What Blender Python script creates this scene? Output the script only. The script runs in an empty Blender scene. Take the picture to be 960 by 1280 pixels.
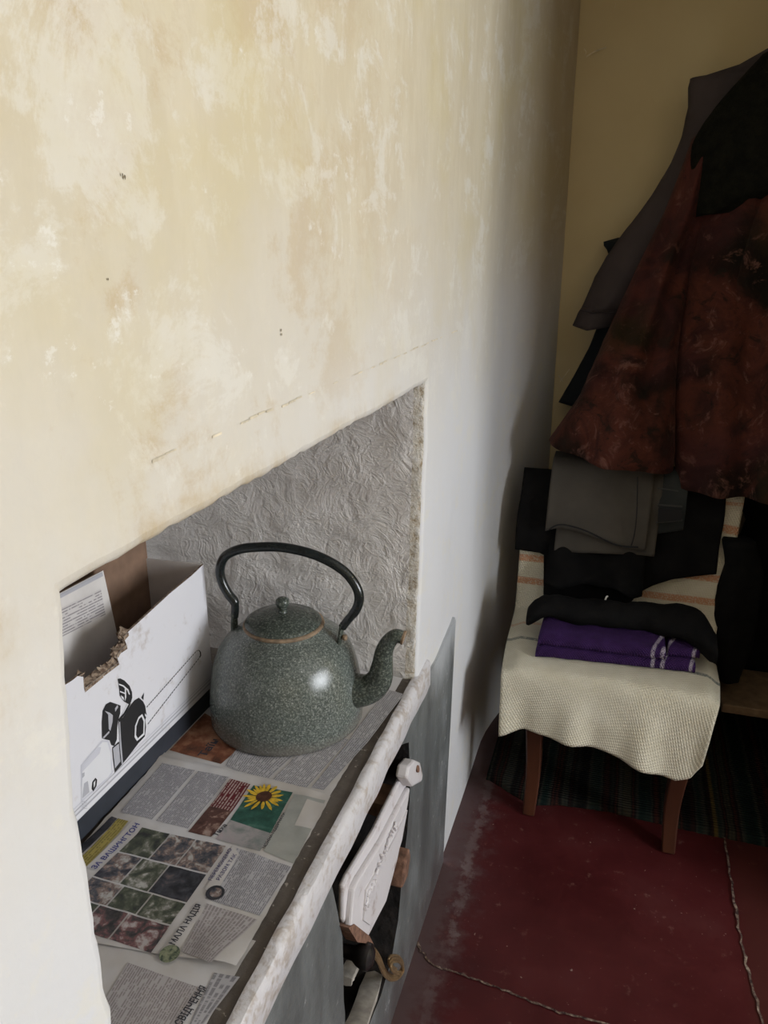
import bpy, bmesh, math, random
from mathutils import Vector, Matrix, noise
random.seed(7)
R = math.radians
sc = bpy.context.scene
COL = sc.collection

# ---------------------------------------------------------------- camera, sky, lights, exposure
F, TH, YAW, EYE = 961.0, R(18.1), R(17.4), Vector((0, 0, 1.5))
cd = bpy.data.cameras.new('camera')
cd.sensor_fit = 'VERTICAL'; cd.sensor_height = 24.0; cd.lens = 24.0 * F / 1280.0
cd.clip_start = 0.02
cam = bpy.data.objects.new('camera', cd); COL.objects.link(cam)
cam.location = EYE; cam.rotation_euler = (R(90) - TH, 0, YAW)
sc.camera = cam

w = bpy.data.worlds.new('sky'); sc.world = w; w.use_nodes = True
w.node_tree.nodes['Background'].inputs[0].default_value = (0.80, 0.88, 1.0, 1)
w.node_tree.nodes['Background'].inputs[1].default_value = 1.2

def area(name, loc, rot, sx, sy, watts, col):
    d = bpy.data.lights.new(name, 'AREA'); d.shape = 'RECTANGLE'; d.size = sx; d.size_y = sy
    d.energy = watts; d.color = col
    o = bpy.data.objects.new(name, d); COL.objects.link(o); o.location = loc; o.rotation_euler = rot
    return o
# daylight standing in the window opening of the wall opposite the stove
area('window_daylight', (2.78, 0.45, 1.50), (0, R(90), 0), 1.25, 1.45, 60, (0.93, 0.965, 1.0))

sc.view_settings.view_transform = 'Standard'; sc.view_settings.look = 'None'
sc.view_settings.gamma = 1.0; sc.view_settings.use_curve_mapping = False
sc.view_settings.exposure = 0.72
try:
    sc.cycles.use_denoising = True; sc.cycles.max_bounces = 8; sc.cycles.diffuse_bounces = 5
except Exception: pass

# ---------------------------------------------------------------- measuring helpers
_fw = Vector((-math.sin(YAW) * math.cos(TH), math.cos(YAW) * math.cos(TH), -math.sin(TH)))
_rt = Vector((math.cos(YAW), math.sin(YAW), 0)); _up = _rt.cross(_fw)
def ray(px, py): return _fw + _rt * ((px - 480) / F) + _up * ((640 - py) / F)
def onp(px, py, axis, val):
    d = ray(px, py); t = (val - EYE[axis]) / d[axis]; return EYE + d * t
def onplane(px, py, p0, n):
    d = ray(px, py); t = (Vector(p0) - EYE).dot(n) / d.dot(n); return EYE + d * t

# ---------------------------------------------------------------- object helpers
def tag(o, label=None, cat=None, group=None, kind=None):
    if label: o['label'] = label
    if cat: o['category'] = cat
    if group: o['group'] = group
    if kind: o['kind'] = kind
    return o
def thing(name, label, cat, loc=(0, 0, 0), group=None):
    o = bpy.data.objects.new(name, None); COL.objects.link(o); o.location = loc; o.empty_display_size = 0.05
    return tag(o, label, cat, group)
class MB:
    def __init__(s): s.v = []; s.f = []; s.m = []; s.uv = []; s.hasuv = False
    def vert(s, p): s.v.append(tuple(p)); return len(s.v) - 1
    def face(s, idx, m=0, uv=None):
        s.f.append(tuple(idx)); s.m.append(m); s.uv.append(uv)
        if uv: s.hasuv = True
    def poly(s, pts, m=0, uv=None): s.face([s.vert(p) for p in pts], m, uv)
    def grid(s, fn, nu, nv, m=0, uvfn=None, flip=False):
        idx = [[s.vert(fn(i / nu, j / nv)) for i in range(nu + 1)] for j in range(nv + 1)]
        uvfn = uvfn or (lambda a, b: (a, b))
        for j in range(nv):
            for i in range(nu):
                q = [(i, j), (i + 1, j), (i + 1, j + 1), (i, j + 1)]
                if flip: q.reverse()
                s.face([idx[b][a] for a, b in q], m(i / nu, j / nv) if callable(m) else m, [uvfn(a / nu, b / nv) for a, b in q])
        return idx
    def box(s, a, b, m=0):
        x0, y0, z0 = a; x1, y1, z1 = b
        i = [s.vert(p) for p in ((x0,y0,z0),(x1,y0,z0),(x1,y1,z0),(x0,y1,z0),(x0,y0,z1),(x1,y0,z1),(x1,y1,z1),(x0,y1,z1))]
        for q in ((0,3,2,1),(4,5,6,7),(0,1,5,4),(1,2,6,5),(2,3,7,6),(3,0,4,7)): s.face([i[k] for k in q], m)
    def prism(s, pts, off, m=0, mside=None):
        off = Vector(off); n = len(pts)
        a = [s.vert(p) for p in pts]; b = [s.vert(Vector(p) + off) for p in pts]
        s.face(a, m); s.face(list(reversed(b)), m)
        for k in range(n): s.face([a[k], b[k], b[(k + 1) % n], a[(k + 1) % n]], m if mside is None else mside)
    def rings(s, rings, m=0, cap0=True, cap1=True, closed=True):
        ids = [[s.vert(p) for p in r] for r in rings]; n = len(ids[0])
        for a, b in zip(ids, ids[1:]):
            for k in range(n if closed else n - 1):
                s.face([a[k], a[(k + 1) % n], b[(k + 1) % n], b[k]], m)
        if cap0: s.face(list(reversed(ids[0])), m)
        if cap1: s.face(ids[-1], m)
        return ids
    def lathe(s, prof, c, seg=64, m=0, cap0=True, cap1=True):
        s.rings([[(c[0] + r * math.cos(2*math.pi*k/seg), c[1] + r * math.sin(2*math.pi*k/seg), c[2] + z) for k in range(seg)] for r, z in prof], m, cap0, cap1)
    def tube(s, pts, rad, seg=12, m=0, flat=1.0, cap=True):
        pts = [Vector(p) for p in pts]; n = len(pts)
        if not isinstance(rad, (list, tuple)): rad = [rad] * n
        rs = []; ref = None
        for i, p in enumerate(pts):
            t = (pts[min(i + 1, n - 1)] - pts[max(i - 1, 0)]).normalized()
            if ref is None:
                ref = Vector((0, 0, 1)) if abs(t.z) < 0.9 else Vector((0, 1, 0))
            a = (ref - t * ref.dot(t)).normalized(); ref = a; b = t.cross(a)
            rs.append([p + a * rad[i] * math.cos(2*math.pi*k/seg) + b * rad[i] * flat * math.sin(2*math.pi*k/seg) for k in range(seg)])
        s.rings(rs, m, cap, cap)
    def build(s, name, mats, parent=None, smooth=True, angle=40, fix=True):
        me = bpy.data.meshes.new(name); me.from_pydata(s.v, [], s.f)
        for mt in (mats if isinstance(mats, (list, tuple)) else [mats]): me.materials.append(mt)
        me.polygons.foreach_set('material_index', s.m)
        if s.hasuv:
            ul = me.uv_layers.new(name='UVMap'); k = 0
            for f, u in zip(s.f, s.uv):
                for q in range(len(f)):
                    if u: ul.data[k].uv = u[q]
                    k += 1
        if fix:
            bm = bmesh.new(); bm.from_mesh(me); bmesh.ops.recalc_face_normals(bm, faces=bm.faces); bm.to_mesh(me); bm.free()
        if smooth:
            me.shade_smooth(); me.set_sharp_from_angle(angle=R(angle))
        o = bpy.data.objects.new(name, me); COL.objects.link(o)
        if parent:
            o.parent = parent; o.matrix_parent_inverse = Matrix.Translation(-Vector(world_loc(parent)))
        return o
def world_loc(o):
    p = Vector((0, 0, 0))
    if o.parent is None: return o.location
    return p            # parts are built in world coordinates, so a part's own origin is the world's
def mod(o, kind, **kw):
    m = o.modifiers.new(kind.lower(), kind)
    for k, v in kw.items(): setattr(m, k, v)
    return o
def smoothpath(pts, n=6):
    pts = [Vector(p) for p in pts]; out = []
    for i in range(len(pts) - 1):
        p0, p1, p2, p3 = pts[max(i-1,0)], pts[i], pts[i+1], pts[min(i+2,len(pts)-1)]
        for k in range(n):
            t = k / n
            out.append(0.5*((2*p1)+(p2-p0)*t+(2*p0-5*p1+4*p2-p3)*t*t+(3*p1-p0-3*p2+p3)*t*t*t))
    out.append(pts[-1]); return out
def lerp(a, b, t): return a + (b - a) * t
def interp(tab, x):
    if x <= tab[0][0]: return tab[0][1]
    for (a, u), (b, v) in zip(tab, tab[1:]):
        if x <= b: return u + (v - u) * (x - a) / (b - a)
    return tab[-1][1]
def sstep(a, b, x):
    t = min(1, max(0, (x - a) / (b - a))); return t * t * (3 - 2 * t)
def ns(x, y, z=0.0): return noise.noise(Vector((x, y, z)))

# ---------------------------------------------------------------- material helpers
class MT:
    def __init__(s, name, rough=0.8, col=(0.5, 0.5, 0.5), metal=0.0, spec=0.4):
        s.m = bpy.data.materials.new(name); s.m.use_nodes = True; s.t = s.m.node_tree
        s.p = s.t.nodes['Principled BSDF']; s.out = s.t.nodes['Material Output']
        s.p.inputs['Roughness'].default_value = rough; s.p.inputs['Metallic'].default_value = metal
        s.p.inputs['Base Color'].default_value = (*col, 1); s.p.inputs['Specular IOR Level'].default_value = spec
        s._c = None
    def n(s, typ, **kw):
        nd = s.t.nodes.new(typ)
        for k, v in kw.items():
            if k.startswith('_'): setattr(nd, k[1:], v)
            else: s.set(nd.inputs[k.replace('__', ' ')], v)
        return nd
    def set(s, sock, v):
        if isinstance(v, bpy.types.NodeSocket): s.t.links.new(v, sock)
        elif isinstance(v, (tuple, list)): sock.default_value = (*v, 1) if len(v) == 3 and sock.type == 'RGBA' else v
        else: sock.default_value = v
    def co(s, kind='Object', scale=(1, 1, 1)):
        if s._c is None: s._c = s.n('ShaderNodeTexCoord')
        o = s._c.outputs[kind]
        if scale == (1, 1, 1): return o
        mp = s.n('ShaderNodeMapping'); mp.inputs['Scale'].default_value = scale; s.t.links.new(o, mp.inputs['Vector']); return mp.outputs[0]
    def noise(s, scale, detail=4, rough=0.55, co=None, dist=0.0):
        nd = s.n('ShaderNodeTexNoise', Vector=co or s.co(), Scale=scale, Detail=detail, Roughness=rough, Distortion=dist); return nd.outputs['Fac']
    def vor(s, scale, co=None, feature='F1', out='Distance'):
        nd = s.n('ShaderNodeTexVoronoi', _feature=feature, Vector=co or s.co(), Scale=scale); return nd.outputs[out]
    def ramp(s, fac, stops, interp='LINEAR'):
        nd = s.n('ShaderNodeValToRGB', Fac=fac); cr = nd.color_ramp; cr.interpolation = interp
        while len(cr.elements) < len(stops): cr.elements.new(0.5)
        for e, (p, c) in zip(cr.elements, stops):
            e.position = p; e.color = (*c, 1) if isinstance(c, (tuple, list)) else (c, c, c, 1)
        return nd.outputs['Color']
    def mix(s, fac, a, b, blend='MIX'):
        nd = s.n('ShaderNodeMix', _data_type='RGBA', _blend_type=blend)
        s.set(nd.inputs[0], fac); s.set(nd.inputs[6], a); s.set(nd.inputs[7], b); return nd.outputs[2]
    def math(s, op, a, b=0.0, c=None, clamp=False):
        nd = s.n('ShaderNodeMath', _operation=op, _use_clamp=clamp); s.set(nd.inputs[0], a); s.set(nd.inputs[1], b)
        if c is not None: s.set(nd.inputs[2], c)
        return nd.outputs[0]
    def sep(s, v):
        nd = s.n('ShaderNodeSeparateXYZ'); s.set(nd.inputs[0], v); return nd.outputs
    def map(s, v, a, b, c=0.0, d=1.0):
        nd = s.n('ShaderNodeMapRange', _clamp=True); nd.interpolation_type = 'SMOOTHSTEP'
        for i, q in enumerate((v, a, b, c, d)): s.set(nd.inputs[i], q)
        return nd.outputs[0]
    def base(s, c): s.set(s.p.inputs['Base Color'], c); return s
    def rough(s, c): s.set(s.p.inputs['Roughness'], c); return s
    def bump(s, h, strength=0.3, dist=0.01):
        prev = s.p.inputs['Normal'].links[0].from_socket if s.p.inputs['Normal'].links else None
        nd = s.n('ShaderNodeBump', Height=h, Strength=strength, Distance=dist)
        if prev: s.set(nd.inputs['Normal'], prev)
        s.set(s.p.inputs['Normal'], nd.outputs[0]); return s

M = {}
def plain(name, col, rough=0.8, metal=0.0, var=0.0, scale=30, bump=0.0, spec=0.4):
    t = MT(name, rough, col, metal, spec)
    if var:
        n = t.noise(scale, 5)
        t.base(t.ramp(n, [(0.3, tuple(c * (1 - var) for c in col)), (0.7, tuple(min(1, c * (1 + var)) for c in col))]))
        if bump: t.bump(n, bump, 0.004)
    M[name] = t.m; return t.m

# limewashed wall
t = MT('limewash', 0.75, spec=0.3)
x, y, z = t.sep(t.co())
big = t.noise(1.7, 5, 0.6); mid = t.noise(4.6, 8, 0.72, dist=0.25); fine = t.noise(34, 6, 0.75); brush = t.noise(16, 6, 0.7, co=t.co(scale=(1, .35, 1.6)), dist=.3); vert = t.noise(13, 6, .7, co=t.co(scale=(1, 1, .3)))
hgt = t.map(t.math('ADD', t.math('SUBTRACT', z, t.math('MULTIPLY', t.math('SUBTRACT', y, 0.6), 0.06)), t.math('MULTIPLY', t.math('SUBTRACT', big, 0.5), 0.6)), 0.95, 1.75)
near = t.map(t.math('ADD', y, t.math('MULTIPLY', t.math('SUBTRACT', mid, 0.5), 0.8)), 1.65, 0.45)
c = t.mix(hgt, (0.64, 0.64, 0.65), (0.545, 0.472, 0.335))
c = t.mix(t.math('MULTIPLY', t.map(vert, .42, .62), t.math('MULTIPLY', hgt, .35)), c, (0.66, 0.60, 0.47))
zone = t.math('MULTIPLY', near, t.map(hgt, 0.12, 0.7))
m1 = t.math('ADD', t.math('MULTIPLY', mid, 0.68), t.math('ADD', t.math('MULTIPLY', fine, 0.14), t.math('MULTIPLY', brush, .18)))
patch = t.math('MULTIPLY', t.map(m1, 0.49, 0.585), zone)
c = t.mix(t.math('MULTIPLY', patch, 0.72), c, (0.47, 0.36, 0.22))
pm = t.math('ADD', t.math('MULTIPLY', t.noise(7.5, 8, 0.75, dist=0.5), 0.6), t.math('ADD', t.math('MULTIPLY', fine, 0.2), t.math('MULTIPLY', brush, 0.2)))
c = t.mix(t.math('MULTIPLY', t.map(pm, 0.51, 0.58), 0.55), c, (0.67, 0.645, 0.58))
yel = t.map(t.noise(2.6, 5, 0.65), 0.50, 0.66)
c = t.mix(t.math('MULTIPLY', t.math('MULTIPLY', yel, hgt), 0.40), c, (0.55, 0.465, 0.25))
fl_ = t.map(t.math('ADD', t.math('MULTIPLY', fine, .55), t.math('MULTIPLY', brush, .45)), .585, .63)
c = t.mix(t.math('MULTIPLY', fl_, t.math('MULTIPLY', zone, .6)), c, (0.70, 0.675, 0.61))
# damp stain along the edge of the lintel
li = t.math('MULTIPLY', t.map(t.math('ABSOLUTE', t.math('SUBTRACT', z, 1.285)), 0.035, 0.0), t.map(t.math('ABSOLUTE', t.math('SUBTRACT', y, 0.80)), 0.58, 0.4))
c = t.mix(t.math('MULTIPLY', li, t.map(mid, 0.40, 0.62, 0.05, 0.6)), c, (0.42, 0.30, 0.13))
t.base(c)
t.bump(t.noise(60, 4, 0.6, co=t.co(scale=(1, 1.0, .35))), 0.10, 0.004); t.bump(t.noise(7, 5, 0.6), 0.16, 0.02); t.bump(fine, 0.12, 0.006)
M['wall'] = t.m
# shaded ochre back wall
t = MT('ochre_wash', 0.85, spec=0.2); n1 = t.noise(2.2, 5); n2 = t.noise(40, 4, co=t.co(scale=(1, 1, .3)))
t.base(t.mix(t.map(n1, 0.35, 0.7), (0.53, 0.43, 0.25), (0.58, 0.485, 0.295))); t.bump(n2, 0.12, 0.004); t.bump(n1, 0.2, 0.02)
M['backwall'] = t.m
# rough whitewashed niche plaster
t = MT('niche_plaster', 0.5, spec=0.45)
a = t.noise(16, 7, 0.62, dist=1.2); b = t.noise(48, 6, 0.6, dist=2.0); cc = t.noise(5, 4)
t.base(t.ramp(t.math('ADD', t.math('MULTIPLY', cc, 0.6), t.math('MULTIPLY', b, 0.4)), [(0.3, (0.62, 0.585, 0.56)), (0.6, (0.73, 0.705, 0.685)), (0.8, (0.79, 0.77, 0.755))]))
rid = t.map(t.math('ABSOLUTE', t.math('SUBTRACT', t.noise(13, 3, 0.5, dist=2.2), 0.5)), 0.0, 0.035, 1, 0)
t.bump(a, 0.6, 0.02); t.bump(rid, 0.28, 0.005); t.bump(b, 0.35, 0.005)
M['niche'] = t.m
t = MT('crumbled_edge', 0.9); b = t.noise(60, 6, 0.7)
t.base(t.ramp(b, [(0.35, (0.36, 0.28, 0.18)), (0.48, (0.62, 0.57, 0.49)), (0.65, (0.74, 0.72, 0.68))])); t.bump(b, 0.9, 0.01); M['crumble'] = t.m
plain('mark', (0.22, 0.18, 0.12), 0.9, var=0.5, scale=200)
plain('seam', (0.60, 0.53, 0.40), 0.9, var=0.25, scale=60)
# red painted floor
t = MT('red_floor', 0.5, spec=0.3)
x, y, z = t.sep(t.co())
n1 = t.noise(3.5, 6, 0.6); n2 = t.noise(26, 6, 0.65); n3 = t.noise(95, 3)
c = t.ramp(n1, [(0.3, (0.045, 0.007, 0.008)), (0.55, (0.066, 0.009, 0.010)), (0.75, (0.080, 0.017, 0.017))])
c = t.mix(t.math('MULTIPLY', t.map(n2, 0.60, 0.74), 0.45), c, (0.22, 0.12, 0.10))
c = t.mix(t.math('MULTIPLY', t.map(t.math('ADD', n3, t.math('MULTIPLY', n1, 0.25)), 0.83, 0.87), 0.7), c, (0.30, 0.22, 0.19))
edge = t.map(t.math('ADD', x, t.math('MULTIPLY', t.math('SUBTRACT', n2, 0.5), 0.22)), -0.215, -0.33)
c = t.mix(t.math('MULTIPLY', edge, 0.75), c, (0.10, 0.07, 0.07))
streak = t.map(t.math('ADD', t.math('ABSOLUTE', t.math('ADD', x, 0.275)), t.math('MULTIPLY', t.math('SUBTRACT', n2, 0.5), 0.10)), 0.016, 0.0)
c = t.mix(t.math('MULTIPLY', streak, t.map(n1, .42, .6, .1, .5)), c, (0.20, 0.16, 0.155))
rb = t.map(x, 0.36, 0.40); c = t.mix(t.math('MULTIPLY', rb, 0.55), c, (0.06, 0.018, 0.014))
t.base(c); t.rough(t.map(n1, 0.3, 0.7, 0.38, 0.6)); t.bump(n2, 0.15, 0.004); t.bump(n1, 0.2, 0.012)
M['floor'] = t.m
t = MT('floor_crack', 0.95); b = t.noise(70, 5, 0.7); t.base(t.ramp(b, [(0.40, (0.035, 0.015, 0.014)), (0.55, (0.16, 0.11, 0.085)), (0.68, (0.36, 0.28, 0.22))])); t.bump(b, 0.8, 0.006); M['crack'] = t.m
plain('ceiling', (0.78, 0.76, 0.72), 0.9, var=0.05, scale=4)
plain('window_paint', (0.8, 0.8, 0.78), 0.5)
g = MT('window_glass', 0.0); g.p.inputs['Transmission Weight'].default_value = 1.0; g.p.inputs['IOR'].default_value = 1.02; M['glass'] = g.m

# ---------------------------------------------------------------- the room
XW, YB = -0.346, 2.70
def wx(y, z):
    s = sstep(2.12, 2.78, y)
    return XW + 0.118 * s + 0.0035 * ns(y * 2.3, z * 2.3, 4.0) * (1 if y < 2.3 else 0.4) + 0.0015 * ns(y * 9, z * 9, 1.0)
YL = [(0.60, 0.352), (0.70, 0.358), (0.80, 0.366), (0.917, 0.379), (1.05, 0.376), (1.13, 0.374), (1.224, 0.384), (1.287, 0.392)]
YR = [(0.60, 1.322), (0.70, 1.322), (0.95, 1.345), (1.287, 1.372)]
ZT, ZB = 1.287, 0.62
def rag(a, b, k): return 0.0030 * ns(a * 14, b * 14, k) + 0.0022 * ns(a * 60, b * 60, k)
RR = 0.011
def hole_pt(y, z, iy, iz, grow=RR):
    return y, z
mb = MB()
yin = [-0.20 + 1.54 * 0] ; nY, nZ = 70, 46
ya = [-1.7, -1.2, -0.8, -0.4, -0.1, 0.1, 0.2, 0.28, 0.33]; jL = len(ya)
yb_ = [lerp(0.0, 1.0, k / nY) for k in range(nY + 1)]; jR = jL + nY
yc = [1.40, 1.44, 1.5, 1.56, 1.62, 1.68, 1.74, 1.8, 1.86, 1.92, 1.98, 2.04, 2.1, 2.16, 2.22, 2.28, 2.34, 2.4, 2.46, 2.52, 2.58, 2.64, 2.69, 2.74]
za = [0, 0.12, 0.24, 0.36, 0.48, 0.56]; iB = len(za)
zb_ = [lerp(ZB, ZT, k / nZ) for k in range(nZ + 1)]; iT = iB + nZ
zc = [1.32, 1.36, 1.42, 1.5, 1.6, 1.7, 1.8, 1.9, 2.0, 2.1, 2.2, 2.3, 2.4, 2.5, 2.62]
zs = za + zb_ + zc; ncol = len(ya) + nY + 1 + len(yc)
vid = {}
for i, z in enumerate(zs):
    zz = min(max(z, ZB), ZT); l, r = interp(YL, zz) - RR, interp(YR, zz) + RR
    for j in range(ncol):
        if j < jL: y = ya[j]
        elif j <= jR: y = lerp(l, r, yb_[j - jL])
        else: y = yc[j - jR - 1]
        z2, y2 = z, y
        if j == jL and iB <= i <= iT: y2 += rag(z, 0, 1.5)
        if j == jR and iB <= i <= iT: y2 += 1.5 * rag(z, 3, 2.5)
        if i == iT and jL <= j <= jR: z2 += RR + 0.6 * rag(y, 1, 3.5)
        vid[i, j] = mb.vert((wx(y2, z2), y2, z2))
for i in range(len(zs) - 1):
    for j in range(ncol - 1):
        if iB <= i < iT and jL <= j < jR: continue
        mb.face((vid[i, j], vid[i, j + 1], vid[i + 1, j + 1], vid[i + 1, j]), 0)
loop = [(i, jL) for i in range(iB, iT)] + [(iT, j) for j in range(jL, jR)] + [(i, jR) for i in range(iT, iB, -1)] + [(iB, j) for j in range(jR, jL, -1)]
cur = [vid[k] for k in loop]; base = [Vector(mb.v[q]) for q in cur]
def inward(k):
    i, j = loop[k]; d = Vector((0, 0, 0))
    if j == jL: d.y += 1
    if j == jR: d.y -= 1
    if i == iT: d.z -= 1
    if i == iB: d.z += 1
    return d
steps = [(RR * math.sin(R(a)), -RR * (1 - math.cos(R(a)))) for a in (30, 60, 90)] + [(RR, -0.025 - 0.022 * k) for k in range(30)]
steps[-1] = (RR, -0.66)
prev = cur
for si, (dn, dx) in enumerate(steps):
    row = []
    for k in range(len(loop)):
        p = base[k] + inward(k) * dn + Vector((dx, 0, 0))
        if si > 2:
            a = 0.005 * ns(p.x * 14, p.y * 14, p.z * 14) + 0.0025 * ns(p.x * 45, p.y * 45, p.z * 45)
            p -= inward(k) * a
        elif si: p += inward(k) * 0.002 * ns(p.x * 60, p.y * 60, p.z * 60)
        row.append(mb.vert(p))
    n = len(row)
    for k in range(n):
        i, j = loop[k]; right = (j == jR and i > iB)
        mi = (1 if si > 3 else (2 if right and si in (2, 3) else 0))
        mb.face((prev[k], prev[(k + 1) % n], row[(k + 1) % n], row[k]), mi)
    prev = row
mb.face(prev, 1)
# small dents, nail marks and the plaster seam over the niche
for (px, py, rr) in ((160, 221, 0.0013), (357, 418, 0.0012), (440, 152, 0.0009), (141, 349, 0.0007), (356.5, 413, 0.0012), (157, 218, 0.0008)):
    p = onp(px, py, 0, XW + 0.004); q = [(wx(p.y, p.z) + 0.0012, p.y + rr * (0.8 + 0.4 * random.random()) * math.cos(a), p.z + 1.3 * rr * (0.7 + 0.6 * random.random()) * math.sin(a)) for a in [k * math.pi / 4 for k in range(8)]]
    mb.poly(q, 3)
P0, P1 = onp(190, 577, 0, XW), onp(572, 413, 0, XW)
seg = 60
for k in range(seg):
    if random.random() < 0.34: continue
    a, b = P0.lerp(P1, k / seg), P0.lerp(P1, (k + 0.9) / seg); wz = 0.0006 + 0.0009 * random.random(); o = 0.003 * ns(k * 0.35, 0)
    mb.poly([(wx(a.y, a.z) + 0.0008, a.y, a.z + o - wz), (wx(b.y, b.z) + 0.0008, b.y, b.z + o - wz), (wx(b.y, b.z) + 0.0008, b.y, b.z + o + wz), (wx(a.y, a.z) + 0.0008, a.y, a.z + o + wz)], 4)
tag(mb.build('wall_left', [M['wall'], M['niche'], M['crumble'], M['mark'], M['seam']], angle=70, fix=False), kind='structure')

mb = MB(); mb.grid(lambda u, v: (-0.5 + 3.2 * u, YB + 0.004 * ns(u * 9, v * 9), 2.62 * v), 30, 30)
for pts in ([(733, 72), (742, 66), (758, 60)], [(730, 62), (733, 66), (731, 71)], [(768, 12), (770, 4)], [(694, 512), (690, 530)], [(700, 478), (712, 462)], [(698, 470), (704, 478)]):
    for (a, b) in zip(pts, pts[1:]):
        p, q = onp(*a, 1, YB - 0.006), onp(*b, 1, YB - 0.006); mb.poly([p, q, q + Vector((0, 0, 0.004)), p + Vector((0, 0, 0.005))], 1)
tag(mb.build('wall_back', [M['backwall'], M['seam']], fix=False), kind='structure')
# floor with its cracks
mb = MB(); mb.grid(lambda u, v: (-0.5 + 3.3 * u, -1.8 + 4.6 * v, 0.002 * ns(u * 12, v * 20)), 40, 70)
def crack(pts, wd, seed):
    P = smoothpath([onp(a, b, 2, 0.003) for a, b in pts], 8); Lp = []; Rp = []
    for k, p in enumerate(P):
        d = (P[min(k + 1, len(P) - 1)] - P[max(k - 1, 0)]).normalized(); nn = Vector((-d.y, d.x, 0)); s = wd * (0.45 + 0.9 * abs(ns(k * 0.37, seed)) + 0.5 * random.random())
        c0 = p + nn * 0.006 * ns(k * 0.5, seed + 5); Lp.append(c0 + nn * s); Rp.append(c0 - nn * s)
    for k in range(len(P) - 1): mb.poly([Lp[k], Rp[k], Rp[k + 1], Lp[k + 1]], 1)
crack([(517, 1168), (526, 1186), (541, 1205), (575, 1217), (602, 1227), (632, 1238), (660, 1250), (705, 1266), (760, 1280), (800, 1290)], 0.0028, 1)
crack([(895, 1000), (903, 1035), (910, 1075), (917, 1120), (925, 1165), (932, 1200), (944, 1245), (957, 1290)], 0.0028, 9)
tag(mb.build('floor', [M['floor'], M['crack']], fix=False), kind='structure')
mb = MB(); mb.box((-0.5, -1.8, 2.6), (2.8, 2.8, 2.7)); tag(mb.build('ceiling', M['ceiling'], smooth=False), kind='structure')
mb = MB(); mb.box((-0.5, -1.8, 0), (2.8, -1.7, 2.7)); tag(mb.build('wall_front', M['backwall'], smooth=False), kind='structure')
# wall opposite the stove, with its window, and an unseen cross wall added to shade the alcove
WY0, WY1, WZ0, WZ1 = -0.30, 1.20, 0.90, 2.15
mb = MB()
for a, b in (((2.6, -1.8, 0), (2.75, WY0, 2.7)), ((2.6, WY1, 0), (2.75, 2.8, 2.7)), ((2.6, WY0, 0), (2.75, WY1, WZ0)), ((2.6, WY0, WZ1), (2.75, WY1, 2.7))): mb.box(a, b)
tag(mb.build('wall_right', M['backwall'], smooth=False), kind='structure')
mb = MB(); mb.box((0.70, 1.61, 0), (2.62, 1.73, 2.65)); tag(mb.build('wall_added_shade', M['backwall'], smooth=False), kind='structure')
fr = MB()
for a, b in (((2.64, WY0, WZ0), (2.70, WY0 + .05, WZ1)), ((2.64, WY1 - .05, WZ0), (2.70, WY1, WZ1)), ((2.64, WY0, WZ0), (2.70, WY1, WZ0 + .05)), ((2.64, WY0, WZ1 - .05), (2.70, WY1, WZ1)), ((2.65, 0.43, WZ0), (2.69, 0.47, WZ1)), ((2.65, WY0, 1.75), (2.69, WY1, 1.79))): fr.box(a, b)
wf = tag(fr.build('window_1', M['window_paint'], smooth=False), kind='structure')

# ---------------------------------------------------------------- stove front under the niche
t = MT('grey_stove_paint', 0.42, spec=0.5)
n1 = t.noise(7, 6, 0.65, co=t.co(scale=(1, 1, .45))); n2 = t.noise(55, 5, 0.7); n3 = t.noise(110, 3)
c = t.ramp(n1, [(0.35, (0.085, 0.09, 0.09)), (0.52, (0.14, 0.15, 0.15)), (0.7, (0.24, 0.255, 0.265))])
x, y, z = t.sep(t.co())
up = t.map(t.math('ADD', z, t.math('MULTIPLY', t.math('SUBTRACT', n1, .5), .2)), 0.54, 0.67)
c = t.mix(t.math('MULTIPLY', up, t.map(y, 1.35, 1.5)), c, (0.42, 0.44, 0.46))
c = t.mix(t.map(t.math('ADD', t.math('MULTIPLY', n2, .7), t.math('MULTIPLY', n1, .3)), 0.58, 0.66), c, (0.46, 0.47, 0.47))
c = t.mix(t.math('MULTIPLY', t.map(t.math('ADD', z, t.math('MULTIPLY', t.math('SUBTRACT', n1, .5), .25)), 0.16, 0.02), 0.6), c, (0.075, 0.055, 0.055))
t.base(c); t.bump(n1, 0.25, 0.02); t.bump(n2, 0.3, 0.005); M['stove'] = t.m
t = MT('firebox_black', 0.95); n1 = t.noise(30, 5); t.base(t.ramp(n1, [(0.35, (0.006, 0.005, 0.005)), (0.7, (0.022, 0.017, 0.015))])); t.bump(n1, 0.8, 0.01); M['firebox_black'] = t.m  # near-black colour for the inside of the firebox mouth
t = MT('bare_shelf', 0.8); n1 = t.noise(14, 6, 0.7); n2 = t.noise(120, 3); t.base(t.mix(t.map(n2, 0.66, 0.7), t.ramp(n1, [(0.3, (0.085, 0.07, 0.06)), (0.6, (0.15, 0.13, 0.115)), (0.8, (0.2, 0.17, 0.14))]), (0.35, 0.32, 0.28))); t.bump(n1, 0.4, 0.008); M['shelf'] = t.m
t = MT('white_oil_paint', 0.38, spec=0.5); n1 = t.noise(24, 6, 0.65, dist=0.6); n2 = t.noise(90, 4)
t.base(t.mix(t.map(t.math('ADD', t.math('MULTIPLY', n1, .6), t.math('MULTIPLY', n2, .4)), 0.47, 0.62), (0.60, 0.585, 0.60), (0.43, 0.38, 0.345))); t.bump(n1, 0.6, 0.008); t.bump(n2, 0.3, 0.004); M['edgewhite'] = t.m
t = MT('door_white', 0.4, spec=0.5); n1 = t.noise(45, 5, 0.7); n2 = t.noise(18, 5)
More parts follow.
